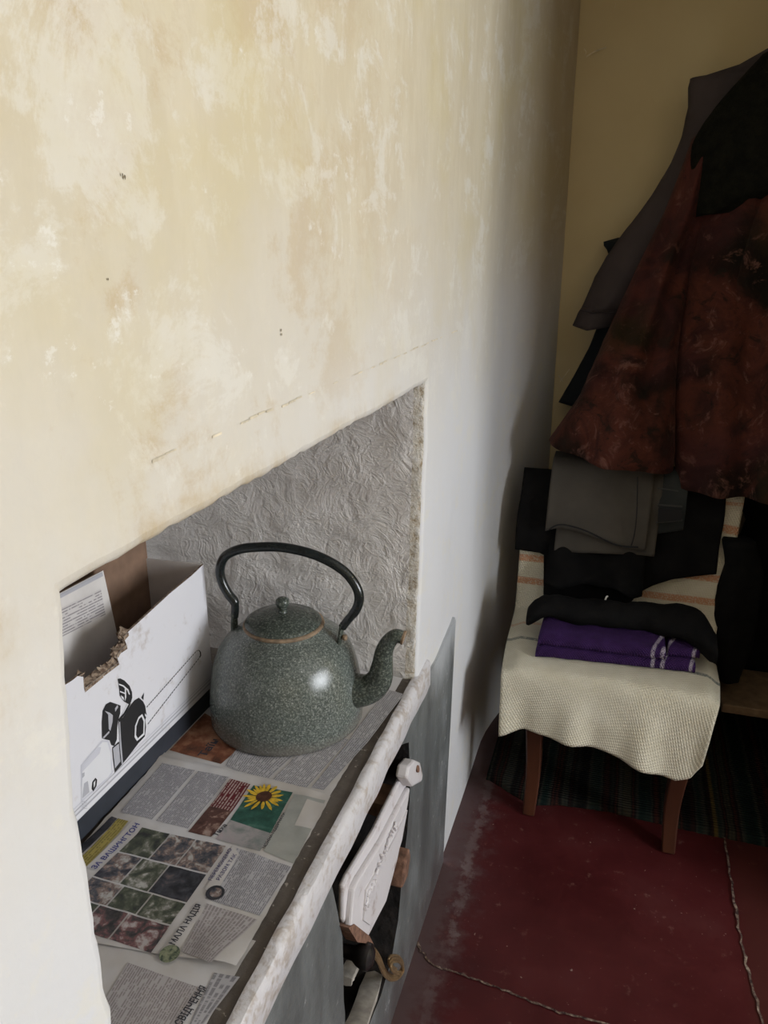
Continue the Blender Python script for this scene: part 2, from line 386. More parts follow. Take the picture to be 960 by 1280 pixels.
t.base(t.mix(t.map(t.math('ADD', t.math('MULTIPLY', n1, .5), t.math('MULTIPLY', n2, .5)), 0.53, 0.70), (0.62, 0.595, 0.61), (0.26, 0.18, 0.15))); t.bump(n1, 0.35, 0.004); M['doorwhite'] = t.m
plain('rust', (0.17, 0.09, 0.06), 0.85, var=0.5, scale=80, bump=0.6)
plain('brass', (0.36, 0.25, 0.14), 0.4, metal=0.7, var=0.3, scale=60)
plain('blackiron', (0.015, 0.013, 0.013), 0.3, var=0.4, scale=60)
plain('kindling', (0.42, 0.25, 0.155), 0.8, var=0.3, scale=50, bump=0.3)
plain('oldwood', (0.085, 0.065, 0.055), 0.85, var=0.45, scale=40, bump=0.4)
plain('palewood', (0.36, 0.33, 0.29), 0.85, var=0.3, scale=40, bump=0.4)

stove = thing('masonry_stove', 'grey painted masonry stove with open firebox under the newspaper covered niche', 'stove', (-0.36, 0.9, 0))
XS = XW + 0.006
# front: outline with the firebox mouth left open; slab 5 mm proud of the wall, mouth walls run inwards
mouth = []
for a, b in [(414, 1101), (452, 1026), (497, 932), (511, 928), (513, 985), (509, 1040), (503, 1090), (498, 1150), (489, 1200), (476, 1245), (458, 1290), (432, 1300), (430, 1250), (428, 1170)]:
    p = onp(a, b, 0, XS); mouth.append((p.y, min(max(p.z, 0.045), 0.662)))
def rough_loop(P, n, amp, seed):
    out = []
    for k in range(len(P)):
        a, b = P[k], P[(k + 1) % len(P)]; L = math.hypot(b[0] - a[0], b[1] - a[1]); m = max(1, int(L / n))
        for q in range(m):
            y = lerp(a[0], b[0], q / m); z = lerp(a[1], b[1], q / m); out.append((y + amp * ns(y * 40, z * 40, seed), z + amp * ns(y * 40, z * 40, seed + 3)))
    return out
mouth = rough_loop(mouth, 0.03, 0.004, 2)
outer = [(-0.6, 0.668), (0.2, 0.668), (0.88, 0.668), (1.40, 0.668), (1.475, 0.662), (1.54, 0.668), (1.60, 0.676), (1.655, 0.684), (1.668, 0.67), (1.658, 0.55), (1.645, 0.40), (1.628, 0.25), (1.612, 0.1), (1.605, 0.0), (0.9, 0.0), (0.2, 0.0), (-0.6, 0.0)]
me = bpy.data.meshes.new('front_panel'); bm = bmesh.new()
def addloop(P):
    vs = [bm.verts.new((XS, a, b)) for a, b in P]; return vs, [bm.edges.new((vs[k], vs[(k + 1) % len(vs)])) for k in range(len(vs))]
ov, oe = addloop(outer); mv, me_ = addloop(mouth)
bmesh.ops.triangle_fill(bm, use_beauty=True, use_dissolve=False, edges=oe + me_)
for f in list(bm.faces):
    cy = f.calc_center_median()
    if abs(f.normal.x) < .5: continue
for L, dx, mi in ((ov, -0.012, 0), (mv, -0.03, 1)):
    bk = [bm.verts.new((v.co.x + dx, v.co.y, v.co.z)) for v in L]
    for k in range(len(L)):
        bm.faces.new((L[k], L[(k + 1) % len(L)], bk[(k + 1) % len(L)], bk[k])).material_index = mi
    if dx < -0.02:
        dp = [bm.verts.new((XS - 0.45, v.co.y, v.co.z)) for v in L]
        for k in range(len(L)): bm.faces.new((bk[k], bk[(k + 1) % len(L)], dp[(k + 1) % len(L)], dp[k])).material_index = 1
        bm.faces.new(dp).material_index = 1
bmesh.ops.recalc_face_normals(bm, faces=bm.faces); bm.to_mesh(me); bm.free()
me.materials.append(M['stove']); me.materials.append(M['firebox_black'])
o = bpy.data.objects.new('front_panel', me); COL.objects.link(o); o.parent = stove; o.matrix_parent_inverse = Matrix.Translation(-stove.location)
# the wall must open behind the firebox mouth
wl = bpy.data.objects['wall_left']
bm = bmesh.new(); bm.from_mesh(wl.data)
dele = [f for f in bm.faces if (lambda c: -0.55 < c.y < 1.62 and c.z < 0.64 and abs(c.x - XW) < .03)(f.calc_center_median())]
bmesh.ops.delete(bm, geom=dele, context='FACES'); bm.to_mesh(wl.data); bm.free()
# shelf slab and its white edge
mb = MB()
SH = 0.700
mb.prism([(-1.0, 0.30, 0.63), (-0.356, 0.30, 0.63), (-0.354, 0.30, 0.697), (-1.0, 0.30, 0.697)], (0, 1.07, 0))
mb.build('shelf_slab', M['shelf'], stove, smooth=False)
mb = MB(); prof = [(-0.358, 0.640), (-0.340, 0.638), (-0.3365, 0.643), (-0.3370, 0.692), (-0.3400, 0.6995), (-0.3480, 0.7025), (-0.3550, 0.7015), (-0.358, 0.69)]
rs = []
for k in range(121):
    y = lerp(0.05, 1.405, k / 120); tap = 1
    rs.append([(XW + 0.003 + (px - XW - 0.003) * tap + 0.0022 * ns(y * 16, px * 50, pz * 40), y, pz + 0.002 * ns(y * 13, px * 50, pz * 30 + 7)) for px, pz in prof])
mb.rings(rs); mb.build('shelf_edge', M['edgewhite'], stove, angle=50)
# firebox door, hanging askew from its lug
def pl_door(px, py, off=0.010): return onp(px, py, 0, XW + off)
frame_pts = [(430, 1108), (436, 1094), (470, 1037), (510, 956), (524, 954), (514, 972), (476, 1048), (441, 1109), (437, 1150), (436, 1166), (430, 1150)]
mb = MB(); mb.prism([pl_door(*p) for p in frame_pts], (-0.010, 0, 0)); o = mb.build('door_frame', M['doorwhite'], stove, smooth=False); mod(o, 'BEVEL', width=0.004, segments=2)
door = [(443, 1112), (449, 1099), (478, 1052), (513, 984), (511, 1000), (504, 1040), (497, 1075), (483, 1128), (461, 1171), (438, 1163)]
mb = MB(); mb.prism([pl_door(*p, 0.020) for p in door], (-0.012, 0, 0)); dr = mb.build('firebox_door', M['doorwhite'], stove, smooth=False); mod(dr, 'BEVEL', width=0.004, segments=2)
mb = MB()      # raised panel and cast ornament
inner = [(455, 1112), (462, 1100), (490, 1050), (507, 1012), (500, 1050), (478, 1120), (461, 1156), (452, 1150)]
mb.prism([pl_door(*p, 0.019) for p in inner], (0.004, 0, 0))
for k in range(26):
    px, py = lerp(456, 496, random.random()), 0; f = (px - 456) / 40; py = lerp(1140, 1030, f) + random.uniform(-12, 10) * (1 - .6 * f)
    p = pl_door(px, py, 0.0235); a = random.random() * 3; L = random.uniform(.006, .016)
    mb.tube([p, p + Vector((0.001, L * .5 * math.cos(a), L * .5 * math.sin(a))), p + Vector((0, L * math.cos(a + .5), L * math.sin(a + .5)))], .0025, 6)
mb.build('cast_relief', M['doorwhite'], dr, angle=30)
mb = MB(); mb.prism([pl_door(*p, 0.0215) for p in ((436, 1160), (443, 1155), (462, 1170), (467, 1180), (447, 1178))], (-0.02, 0, 0)); tag(mb.build('rusty_edge', M['rust'], dr, smooth=False), 'bare rusty bottom edge')
lug = thing  # hinge lug with its pin hole
mb = MB(); mb.prism([pl_door(*p, 0.030) for p in ((512, 958), (519, 950), (526, 953), (529, 966), (528, 977), (516, 984), (509, 974))], (-0.024, 0, 0)); lg = mb.build('hinge_lug', M['doorwhite'], stove, smooth=False); mod(lg, 'BEVEL', width=0.005, segments=2)
p = pl_door(521, 961, 0.030); mb = MB(); mb.tube([p, p + Vector((0.003, 0, 0.001))], 0.007, 10); mb.build('hinge_pin', M['rust'], lg)
p = pl_door(500, 1080); mb = MB(); mb.prism([p + Vector((0.014, a, b)) for a, b in ((-.03, -.03), (.01, -.035), (.03, 0), (.02, .025), (-.01, .012))], (-.03, 0, 0)); o = mb.build('latch_plate', M['rust'], stove, smooth=False); mod(o, 'BEVEL', width=0.004, segments=2)
# dark knob and a loop of brass wire at the latch
mb = MB(); q = pl_door(448, 1193) + Vector((0.012, 0, 0))
mb.rings([[q + Vector((d, r * math.cos(a), r * math.sin(a))) for a in [k * math.pi / 8 for k in range(16)]] for d, r in ((-.05, .010), (-.02, .012), (-.012, .018), (0, .022), (.008, .021), (.014, .013), (.016, .003))])
mb.build('door_knob', M['blackiron'], stove)
mb = MB()
for off in (0, .9, 1.9):
    ctrl = [(457, 1190), (463, 1200), (469, 1215), (477, 1222), (486, 1219), (491, 1209), (485, 1199), (474, 1198), (471, 1207), (480, 1214)]
    mb.tube(smoothpath([pl_door(a + off * 1.5, b - off * 3.2) + Vector((0.012 + 0.002 * k * (1 - .3 * off), 0, 0)) for k, (a, b) in enumerate(ctrl)], 6), 0.0026, 8)
tag(mb.build('wire_loop', M['brass'], stove), 'twisted brass wire loop')
def stick(a, b, wd, mat, label, dx0=0.0, dx1=0.0):
    p, q = onp(*a, 0, XW + dx0), onp(*b, 0, XW + dx1)
    if p.z < .055: p.z = .055
    if q.z < .055: q.z = .055
    d = (q - p).normalized(); s = Vector((1, 0, 0)); u = d.cross(s).normalized()
    mb = MB(); rs = []
    for k in range(9):
        c0 = p.lerp(q, k / 8); f = 1 + .15 * ns(k * .8, wd * 90)
        rs.append([c0 + s * wd * f * ca + u * wd * .7 * f * sa for ca, sa in ((1, .8), (.2, 1.1), (-1, .9), (-1.1, -.7), (-.1, -1), (1.05, -.85))])
    mb.rings(rs); o = mb.build('firewood_stick', M[mat], angle=25); tag(o, label, 'firewood', 'firewood in the stove mouth'); return o
stick((470, 1012), (482, 987), .020, 'kindling', 'peach coloured end of firewood wedged under the shelf edge', -.03, -.03)
stick((444, 1290), (470, 1216), .017, 'palewood', 'long pale firewood stick below the brass wire loop', .0, -.02)
stick((428, 1262), (462, 1185), .020, 'oldwood', 'dark weathered firewood stick behind the pale one', -.12, -.16)
stick((466, 1240), (500, 1130), .026, 'oldwood', 'dark split log standing at the far side of the firebox', -.06, -.07)
stick((477, 1200), (488, 1166), .011, 'palewood', 'short bleached splinter beyond the brass wire loop', -.028, -.028)
stick((431, 1226), (441, 1206), .012, 'palewood', 'short whitish splinter under the black door knob', -.03, -.03)

# ---------------------------------------------------------------- newspapers on the shelf
t = MT('newsprint', 0.85, spec=0.2); n1 = t.noise(6, 6); n2 = t.noise(40, 5)
t.base(t.mix(t.map(n1, 0.4, 0.7), (0.55, 0.54, 0.545), (0.45, 0.42, 0.39))); t.bump(n2, 0.1, 0.003); M['paper'] = t.m
def textmat(name, ink, lines=1.0, paper=(0.45, 0.435, 0.445), gap=0.38, dens=0.5, cols=0):
    t = MT(name, 0.85, spec=0.2); u, v, _ = t.sep(t.co('UV'))
    ln = t.math('MULTIPLY', v, 300.0 * lines); fr = t.math('FRACT', ln); row = t.math('FLOOR', ln)
    cv = t.n('ShaderNodeCombineXYZ'); t.set(cv.inputs[0], t.math('MULTIPLY', u, 260.0 * lines)); t.set(cv.inputs[1], t.math('MULTIPLY', row, 7.31)); 
    wn = t.n('ShaderNodeTexNoise', Vector=cv.outputs[0], Scale=1.0, Detail=3, Roughness=0.7).outputs['Fac']
    cv2 = t.n('ShaderNodeCombineXYZ'); t.set(cv2.inputs[0], t.math('MULTIPLY', u, 70.0 * lines)); t.set(cv2.inputs[1], t.math('MULTIPLY', row, 3.7))
    wd = t.n('ShaderNodeTexNoise', Vector=cv2.outputs[0], Scale=1.0, Detail=0).outputs['Fac']
    msk = t.math('MULTIPLY', t.math('GREATER_THAN', fr, gap), t.map(wn, 0.36, 0.50)); msk = t.math('MULTIPLY', msk, t.map(wd, 0.30, 0.36))
    t.base(t.mix(t.math('MULTIPLY', msk, dens), paper, ink)); M[name] = t.m
textmat('text_grey', (0.10, 0.10, 0.105), 0.95, dens=0.62)
textmat('text_fine', (0.09, 0.09, 0.10), 1.25, (0.40, 0.39, 0.41), dens=0.6)
textmat('text_warm', (0.12, 0.09, 0.09), 1.1, (0.40, 0.375, 0.375), dens=0.5)
textmat('text_red', (0.55, 0.48, 0.44), 0.7, (0.115, 0.018, 0.022), gap=.5, dens=0.6)
textmat('text_gold', (0.16, 0.13, 0.04), 0.8, (0.33, 0.27, 0.08), gap=.3, dens=0.8)
def photomat(name, stops, sc_=60, seed=0.0):
    t = MT(name, 0.6, spec=0.3); co = t.n('ShaderNodeVectorMath', _operation='ADD'); t.set(co.inputs[0], t.co()); co.inputs[1].default_value = (seed, seed * .7, 0)
    a = t.noise(sc_, 3, 0.55, co=co.outputs[0], dist=0.8); vb = t.noise(sc_ * 2.6, 5, .7, co=co.outputs[0])
    t.base(t.ramp(t.math('ADD', t.math('MULTIPLY', a, .65), t.math('MULTIPLY', vb, .35)), stops)); M[name] = t.m
dk, gn, sk, wt, rd = (0.022, 0.024, 0.024), (0.065, 0.075, 0.05), (0.20, 0.14, 0.12), (0.40, 0.39, 0.37), (0.17, 0.08, 0.08)
photomat('photo_one', [(0.36, dk), (0.49, gn), (0.56, (0.15, 0.15, 0.12)), (0.63, wt)], 42, 1.3)
photomat('photo_two', [(0.38, (0.03, 0.03, 0.04)), (0.47, (0.08, 0.08, 0.09)), (0.53, sk), (0.61, wt)], 52, 4.1)
photomat('photo_three', [(0.36, dk), (0.46, (0.06, 0.05, 0.05)), (0.53, rd), (0.61, (0.38, 0.34, 0.33))], 46, 7.7)
photomat('photo_dark', [(0.40, (0.016, 0.017, 0.02)), (0.55, (0.05, 0.05, 0.06)), (0.74, sk)], 45, 2.2)
photomat('photo_hand', [(0.38, (0.05, 0.02, 0.015)), (0.52, (0.10, 0.045, 0.035)), (0.58, (0.30, 0.20, 0.16)), (0.7, (0.40, 0.32, 0.28))], 34, 3.0)
photomat('photo_orange', [(0.34, (0.05, 0.022, 0.014)), (0.48, (0.17, 0.06, 0.03)), (0.6, (0.30, 0.15, 0.085)), (0.75, (0.36, 0.27, 0.20))], 22, 6.0)
photomat('photo_green', [(0.35, (0.012, 0.04, 0.03)), (0.55, (0.03, 0.10, 0.075)), (0.72, (0.10, 0.20, 0.16))], 30, 5.0)
photomat('photo_fade', [(0.35, (0.17, 0.20, 0.19)), (0.5, (0.33, 0.31, 0.31)), (0.7, (0.40, 0.33, 0.35))], 26, 8.0)
photomat('photo_pale', [(0.3, (0.27, 0.28, 0.26)), (0.55, (0.34, 0.345, 0.32)), (0.75, (0.40, 0.39, 0.36))], 14, 9.0)
photomat('emblem_green', [(0.4, (0.05, 0.07, 0.05)), (0.55, (0.22, 0.24, 0.15)), (0.7, (0.30, 0.30, 0.2))], 140, 9.5)
plain('ink', (0.035, 0.035, 0.045), 0.8); plain('ink_blue', (0.045, 0.05, 0.20), 0.8); plain('ink_violet', (0.10, 0.09, 0.17), 0.8)
plain('petal', (0.62, 0.40, 0.03), 0.7, var=0.3, scale=120); plain('seedhead', (0.07, 0.025, 0.012), 0.8, var=0.5, scale=200)
PM = ['paper', 'text_grey', 'text_fine', 'text_warm', 'text_red', 'text_gold', 'photo_one', 'photo_two', 'photo_three', 'photo_dark', 'photo_hand', 'photo_orange', 'photo_green', 'photo_fade', 'photo_pale', 'emblem_green', 'ink', 'ink_blue', 'ink_violet', 'petal', 'seedhead']
PI = {k: i for i, k in enumerate(PM)}

def text_polys(body, size=1.0):
    cu = bpy.data.curves.new('lettering', 'FONT'); cu.body = body; cu.size = size; cu.resolution_u = 2; cu.offset = 0.022
    ob = bpy.data.objects.new('lettering', cu); COL.objects.link(ob)
    dg = bpy.context.evaluated_depsgraph_get(); me = ob.evaluated_get(dg).to_mesh()
    vs = [tuple(v.co) for v in me.vertices]; fs = [tuple(p.vertices) for p in me.polygons]
    ob.evaluated_get(dg).to_mesh_clear(); bpy.data.objects.remove(ob); bpy.data.curves.remove(cu)
    return vs, fs
class Sheet:
    def __init__(s, corners, z0, seed, amp=0.0022):   # corners: near-front, far-front, far-back, near-back (x, y)
        s.c = [Vector((a, b, 0)) for a, b in corners]; s.z0 = z0; s.seed = seed; s.amp = amp; s.mb = MB(); s.curl = None
    def h(s, x, y):
        k = s.seed
        z = s.z0 + s.amp * (0.5 + 0.5 * ns(x * 9, y * 7, k)) + 0.35 * s.amp * ns(x * 40 + y * 10, y * 22, k + 2) + 0.25 * s.amp * abs(ns(x * 18, y * 30, k + 9))
        if s.curl: z += s.curl(x, y)
        return z
    def P(s, x, y, e=0.0): return (x, y, s.h(x, y) + e)
    def base_grid(s, nu=64, nv=56):
        def fn(u, v):
            p = s.c[0].lerp(s.c[1], u).lerp(s.c[3].lerp(s.c[2], u), v)
            e = 0.0016 * ns(p.x * 60, p.y * 60, s.seed + 5)
            return s.P(p.x + e, p.y + 0.7 * e)
        s.mb.grid(fn, nu, nv, 0)
    def quad(s, px4, mat, e=0.0006, n=None):      # px4: near-front, far-front, far-back, near-back as seen
        q = [onp(a, b, 2, s.z0 + s.amp * .5) for a, b in px4]
        L, W = (q[1] - q[0]).length, (q[3] - q[0]).length
        nu, nv = max(2, int(L / .006)), max(2, int(W / .006))
        def fn(u, v):
            p = q[0].lerp(q[1], u).lerp(q[3].lerp(q[2], u), v); return s.P(p.x, p.y, e)
        s.mb.grid(fn, nu, nv, PI[mat], lambda u, v: (u * L, v * W))
    def disc(s, px, py, r, mat, e=0.0009, seg=20, sx=1):
        c = onp(px, py, 2, s.z0 + s.amp * .5)
        s.mb.poly([s.P(c.x + r * math.cos(a), c.y + r * math.sin(a), e) for a in [2 * math.pi * k / seg for k in range(seg)]], PI[mat])
        return c
    def word(s, body, p_a, p_b, mat, size, e=0.0011):     # baseline from p_a to p_b (pixels as seen); tops point away from the room
        a, b = onp(*p_a, 2, s.z0 + s.amp * .5), onp(*p_b, 2, s.z0 + s.amp * .5)
        vs, fs = text_polys(body); wdt = max(v[0] for v in vs) - min(v[0] for v in vs); k = (b - a).length / wdt
        d = (b - a).normalized(); up = Vector((-d.y, d.x, 0)); i0 = len(s.mb.v)
        for v in vs:
            p = a + d * v[0] * k + up * v[1] * size; s.mb.vert(s.P(p.x, p.y, e))
        for f in fs: s.mb.face([i0 + q for q in f], PI[mat])
    def done(s, label):
        o = s.mb.build('newspaper', [M[k] for k in PM], angle=60, fix=False); return tag(o, label, 'newspaper', 'newspapers covering the niche shelf')
# sheet under the kettle
C_ = Sheet([(-0.384, 0.90), (-0.372, 1.315), (-0.705, 1.325), (-0.705, 0.925)], 0.7010, 3.0); C_.base_grid()
C_.quad([(276, 955), (312, 925), (256, 892), (212, 938)], 'photo_orange')
C_.word('Таїн', (256, 947), (274, 926), 'ink', 0.020)
C_.quad([(330, 979), (392, 922), (320, 895), (282, 957)], 'text_grey')
C_.quad([(384, 985), (436, 925), (400, 915), (336, 980)], 'text_grey')
C_.quad([(405, 988), (462, 925), (440, 921), (389, 985)], 'text_fine')
C_.quad([(458, 930), (505, 868), (484, 862), (438, 922)], 'text_grey')
C_.done('printed newspaper sheet lying under the kettle with an orange brown picture')
# nearest sheet
B_ = Sheet([(-0.378, 0.32), (-0.372, 0.655), (-0.69, 0.66), (-0.70, 0.32)], 0.7016, 11.0); B_.base_grid()
B_.quad([(214, 1300), (252, 1236), (160, 1204), (100, 1300)], 'text_warm')
B_.word('СВІДЧЕННЯ', (226, 1284), (259, 1236), 'ink', 0.013)
B_.quad([(240, 1300), (300, 1222), (268, 1216), (228, 1300)], 'text_fine')
B_.done('plain grey newspaper sheet tucked under the photo page, at the end farthest from the kettle')
# top sheet with the photo page and the sunflower
A_ = Sheet([(-0.374, 0.612), (-0.379, 0.932), (-0.69, 0.952), (-0.675, 0.580)], 0.7040, 23.0, 0.0036)
A_.curl = lambda x, y: 0.006 * sstep(0.06, 0.0, math.hypot(x + 0.40, y - 0.612)) + 0.0035 * sstep(0.018, 0.0, abs(y - 0.787 - 0.03 * (x + .5))) * 0.6 + 0.004 * sstep(0.012, 0, abs(y - 0.935)) * sstep(-.36, -.5, x)
A_.base_grid(72, 64)
A_.quad([(190, 1026), (244, 963), (203, 954), (150, 1016)], 'text_fine'); A_.quad([(235, 1036), (286, 972), (248, 964), (195, 1027)], 'text_fine')
A_.quad([(290, 1015), (313, 981), (288, 974), (262, 1008)], 'text_red'); A_.quad([(264, 1047), (290, 1015), (262, 1008), (235, 1040)], 'photo_hand')
A_.quad([(338, 1042), (366, 991), (317, 982), (288, 1025)], 'photo_green'); A_.quad([(325, 1066), (338, 1042), (288, 1025), (269, 1050)], 'photo_fade')
A_.word('Тиха', (271, 1046), (284, 1032), 'ink', 0.010)
c = onp(330, 997, 2, 0.7053)
for ring, (n_, r0, r1, e) in enumerate(((15, .010, .0345, .0010), (13, .009, .030, .0013))):
    for k in range(n_):
        a = 2 * math.pi * (k + .5 * ring) / n_ + random.uniform(-.08, .08); r = r1 * random.uniform(.85, 1.05); wd_ = .16
        pts = [(r0, -wd_ * .5), (r * .6, -wd_), (r * .85, -wd_ * .6), (r, 0), (r * .85, wd_ * .6), (r * .6, wd_), (r0, wd_ * .5)]
        A_.mb.poly([A_.P(c.x + q * math.cos(a + da * (r0 / q) ** .3), c.y + q * math.sin(a + da * (r0 / q) ** .3), e) for q, da in pts], PI['petal'])
A_.mb.poly([A_.P(c.x + .0125 * math.cos(a), c.y + .0125 * math.sin(a), .0017) for a in [k * math.pi / 10 for k in range(20)]], PI['seedhead'])
A_.quad([(367, 1081), (407, 1001), (368, 993), (329, 1065)], 'photo_pale'); A_.quad([(390, 1036), (405, 1005), (384, 1000), (368, 1032)], 'paper', .0008)
A_.word('МОЖНА ПІДІЙМАТИ', (331, 1062), (357, 1018), 'ink', 0.006)
A_.quad([(325, 1145), (364, 1084), (296, 1061), (256, 1124)], 'text_fine')
A_.quad([(268, 1120), (299, 1068), (291, 1059), (256, 1112)], 'paper', .0009)
A_.word('ПЕРЕМОЖЕМО', (264, 1102), (290, 1063), 'ink_violet', 0.0075, .0013); A_.word('РАЗОМ ТАК', (274, 1102), (296, 1069), 'ink_violet', 0.0075, .0013)
A_.disc(269, 1117, .0125, 'photo_dark', .0012); A_.disc(270, 1117, .008, 'photo_two', .0015)
A_.quad([(264, 1209), (322, 1150), (258, 1130), (226, 1190)], 'text_warm')
A_.quad([(222, 1190), (256, 1136), (250, 1127), (206, 1186)], 'paper', .0009)
A_.word('МАЛА НАДІЯ', (218, 1183), (252, 1133), 'ink', 0.0115, .0013)
A_.disc(212, 1193, .0125, 'emblem_green', .0012)
A_.quad([(119, 1090), (176, 1032), (166, 1028), (108, 1085)], 'paper', .0008); A_.word('ЗА ВАШИНГТОН', (119, 1089), (175, 1034), 'ink_blue', 0.0115, .0013)
A_.quad([(108, 1085), (161, 1029), (148, 1025), (96, 1078)], 'text_gold', .0008)
A_.quad([(90, 1080), (147, 1025), (140, 1022), (84, 1072)], 'photo_dark', .0008)
def qpt(u, v):     # collage rectangle: u near to far, v front to back
    a, b, c_, d = Vector((189, 1192)), Vector((284, 1058)), Vector((178, 1036)), Vector((60, 1150))
    p = a.lerp(b, u).lerp(d.lerp(c_, u), v); return (p.x, p.y)
us = [0, .26, .47, .74, 1.0]; mats = ['photo_three', 'photo_two', 'photo_two', 'photo_one', 'photo_two', 'photo_three', 'photo_dark', 'photo_one', 'photo_one', 'photo_two', 'photo_one', 'photo_one']
for i in range(4):
    vs_ = [0, .36, .66, 1.0] if i % 2 else [0, .42, .72, 1.0]
    for j in range(3):
        u0, u1, v0, v1 = us[i] + .007, us[i + 1] - .007, vs_[j] + .008, vs_[j + 1] - .008
        A_.quad([qpt(u0, v0), qpt(u1, v0), qpt(u1, v1), qpt(u0, v1)], mats[(i * 3 + j * 5 + (2 if i == 2 and j == 0 else 0)) % 12] if not (i == 2 and j == 0) else 'photo_dark')
A_.done('newspaper page with a sunflower picture and a grid of photos in front of the kettle')

# ---------------------------------------------------------------- cardboard box
t = MT('white_card', 0.6, spec=0.3); n1 = t.noise(9, 6, .65); n2 = t.noise(70, 4); t.base(t.mix(t.map(t.math('ADD', t.math('MULTIPLY', n1, .6), t.math('MULTIPLY', n2, .4)), 0.54, 0.70), (0.70, 0.695, 0.735), (0.52, 0.48, 0.47))); t.bump(n1, 0.1, 0.006); M['card'] = t.m
plain('card_brown', (0.20, 0.125, 0.085), 0.9, var=0.2, scale=25, bump=0.1)
plain('card_inside', (0.66, 0.63, 0.61), 0.85, var=0.1, scale=15)
t = MT('card_core', 0.95); n1 = t.noise(160, 4); t.base(t.ramp(n1, [(0.4, (0.13, 0.085, 0.06)), (0.6, (0.36, 0.28, 0.21))])); t.bump(n1, 0.8, 0.004); M['card_core'] = t.m
plain('print_black', (0.022, 0.022, 0.024), 0.5); plain('print_grey', (0.42, 0.42, 0.46), 0.6); plain('print_pale', (0.57, 0.57, 0.63), 0.6); plain('slate_card', (0.028, 0.032, 0.042), 0.55, var=0.2, scale=30)
plain('print_white', (0.70, 0.70, 0.73), 0.6)
textmat('text_flap', (0.16, 0.14, 0.16), 0.30, (0.60, 0.57, 0.56), gap=.55, dens=0.7)
XB = -0.690
box = thing('cardboard_box', 'torn open white cardboard box printed with a black chainsaw beside the kettle', 'box', (-0.75, 0.95, 0.700))
def bx(px, py, e=0.0): return onp(px, py, 0, XB) + Vector((e, 0, 0))
y0, y1 = 0.62, bx(262, 800).y
zt = bx(262, 700).z
top = [(262, 700), (240, 719), (212, 742), (186, 766), (160, 790), (154, 796), (158, 806), (150, 813), (146, 820), (148, 828), (128, 843), (105, 861), (104, 846), (97, 845), (91, 850)]
tp = [bx(*p) for p in top]; tp[0].y = y1
front = [Vector((XB, y0, 0.7035)), Vector((XB, y1, 0.7035))] + tp + [Vector((XB, y0, tp[-1].z + 0.01))]
mb = MB(); mb.prism(front, (-0.004, 0, 0), 0, 1); fp = mb.build('front_panel', [M['card'], M['card_core']], box, smooth=False)
# torn fringe of brown core along the rip
mb = MB()
for k in range(46):
    f = random.random(); i = 4 + int(f * 7.99); p = tp[i].lerp(tp[i + 1], random.random()); a = random.uniform(-.8, .8); L = random.uniform(.005, .014)
    q = [p + Vector((random.uniform(-.012, .001), 0, -.003)), p + Vector((random.uniform(-.010, .001), L * .6, .002)), p + Vector((random.uniform(-.014, .002), L * .7 * math.sin(a), L * .8)), p + Vector((-.008, -L * .4, L * .4))]
    mb.poly(q)
for i in range(4, 12):
    a, b = tp[i], tp[i + 1]; mb.poly([a + Vector((.0006, 0, 0)), b + Vector((.0006, 0, 0)), b + Vector((.0004, .002, -.004 - .004 * random.random())), a + Vector((.0004, .001, -.004 - .004 * random.random()))])
    mb.poly([a + Vector((-.001, 0, 0)), b + Vector((-.001, 0, 0)), b + Vector((-.013, .003, .003)), a + Vector((-.013, .002, .005))])
tag(mb.build('torn_edge', M['card_core'], fp, smooth=False, fix=False), 'ragged brown torn edge')
XK = -0.806
mb = MB(); mb.box((XK - .004, y0, .7035), (XK, y1, zt + .06)); mb.build('back_panel', M['card_brown'], box, smooth=False)
mb = MB(); mb.prism([(XB - .004, y1, .7035), (XB - .004, y1, zt + .001), (XK, y1, zt - .002), (XK, y1, .7035)], (0, -.004, 0)); mb.build('end_panel', M['card_inside'], box, smooth=False)
mb = MB(); mb.box((XK, y0, .7035), (XB - .004, y0 + .004, zt - .04)); mb.build('end_panel', M['card_inside'], box, smooth=False)
mb = MB(); mb.box((XK, y0, .7025), (XB - .004, y1, .7065)); mb.build('bottom_panel', M['card_brown'], box, smooth=False)
# flap with printed instructions folded down inside, and the brown tuck flap behind it
pin = Vector((-0.78, 0, 0)); fl = [onp(a, b, 0, -0.786) for a, b in ((55, 752), (129, 713), (136, 745), (147, 795), (158, 860), (50, 915))]
mb = MB(); mb.face([mb.vert(p) for p in fl], 0, [((p.y - .6), (p.z - .7)) for p in fl]); mb.face([mb.vert(p + Vector((-.003, 0, 0))) for p in reversed(fl)], 1)
o = mb.build('inner_flap', [M['card_inside'], M['card_brown']], box, smooth=False, fix=False); tag(o, 'pale flap printed with rows of instructions')
mb = MB(); q = [onp(a, b, 0, -0.785) for a, b in ((60, 768), (126, 736), (132, 768), (60, 805))]
LW = (q[1] - q[0]); mb.grid(lambda u, v: q[0].lerp(q[1], u).lerp(q[3].lerp(q[2], u), v), 4, 4, 0, lambda u, v: (u * .16, v * .11)); mb.build('instruction_print', M['text_flap'], o, smooth=False, fix=False)
mb = MB(); q = [onp(a, b, 0, -0.7845) for a, b in ((58, 752), (128, 715), (129, 720), (58, 757))]; mb.poly(q); mb.build('print_band', M['print_grey'], o, smooth=False, fix=False)
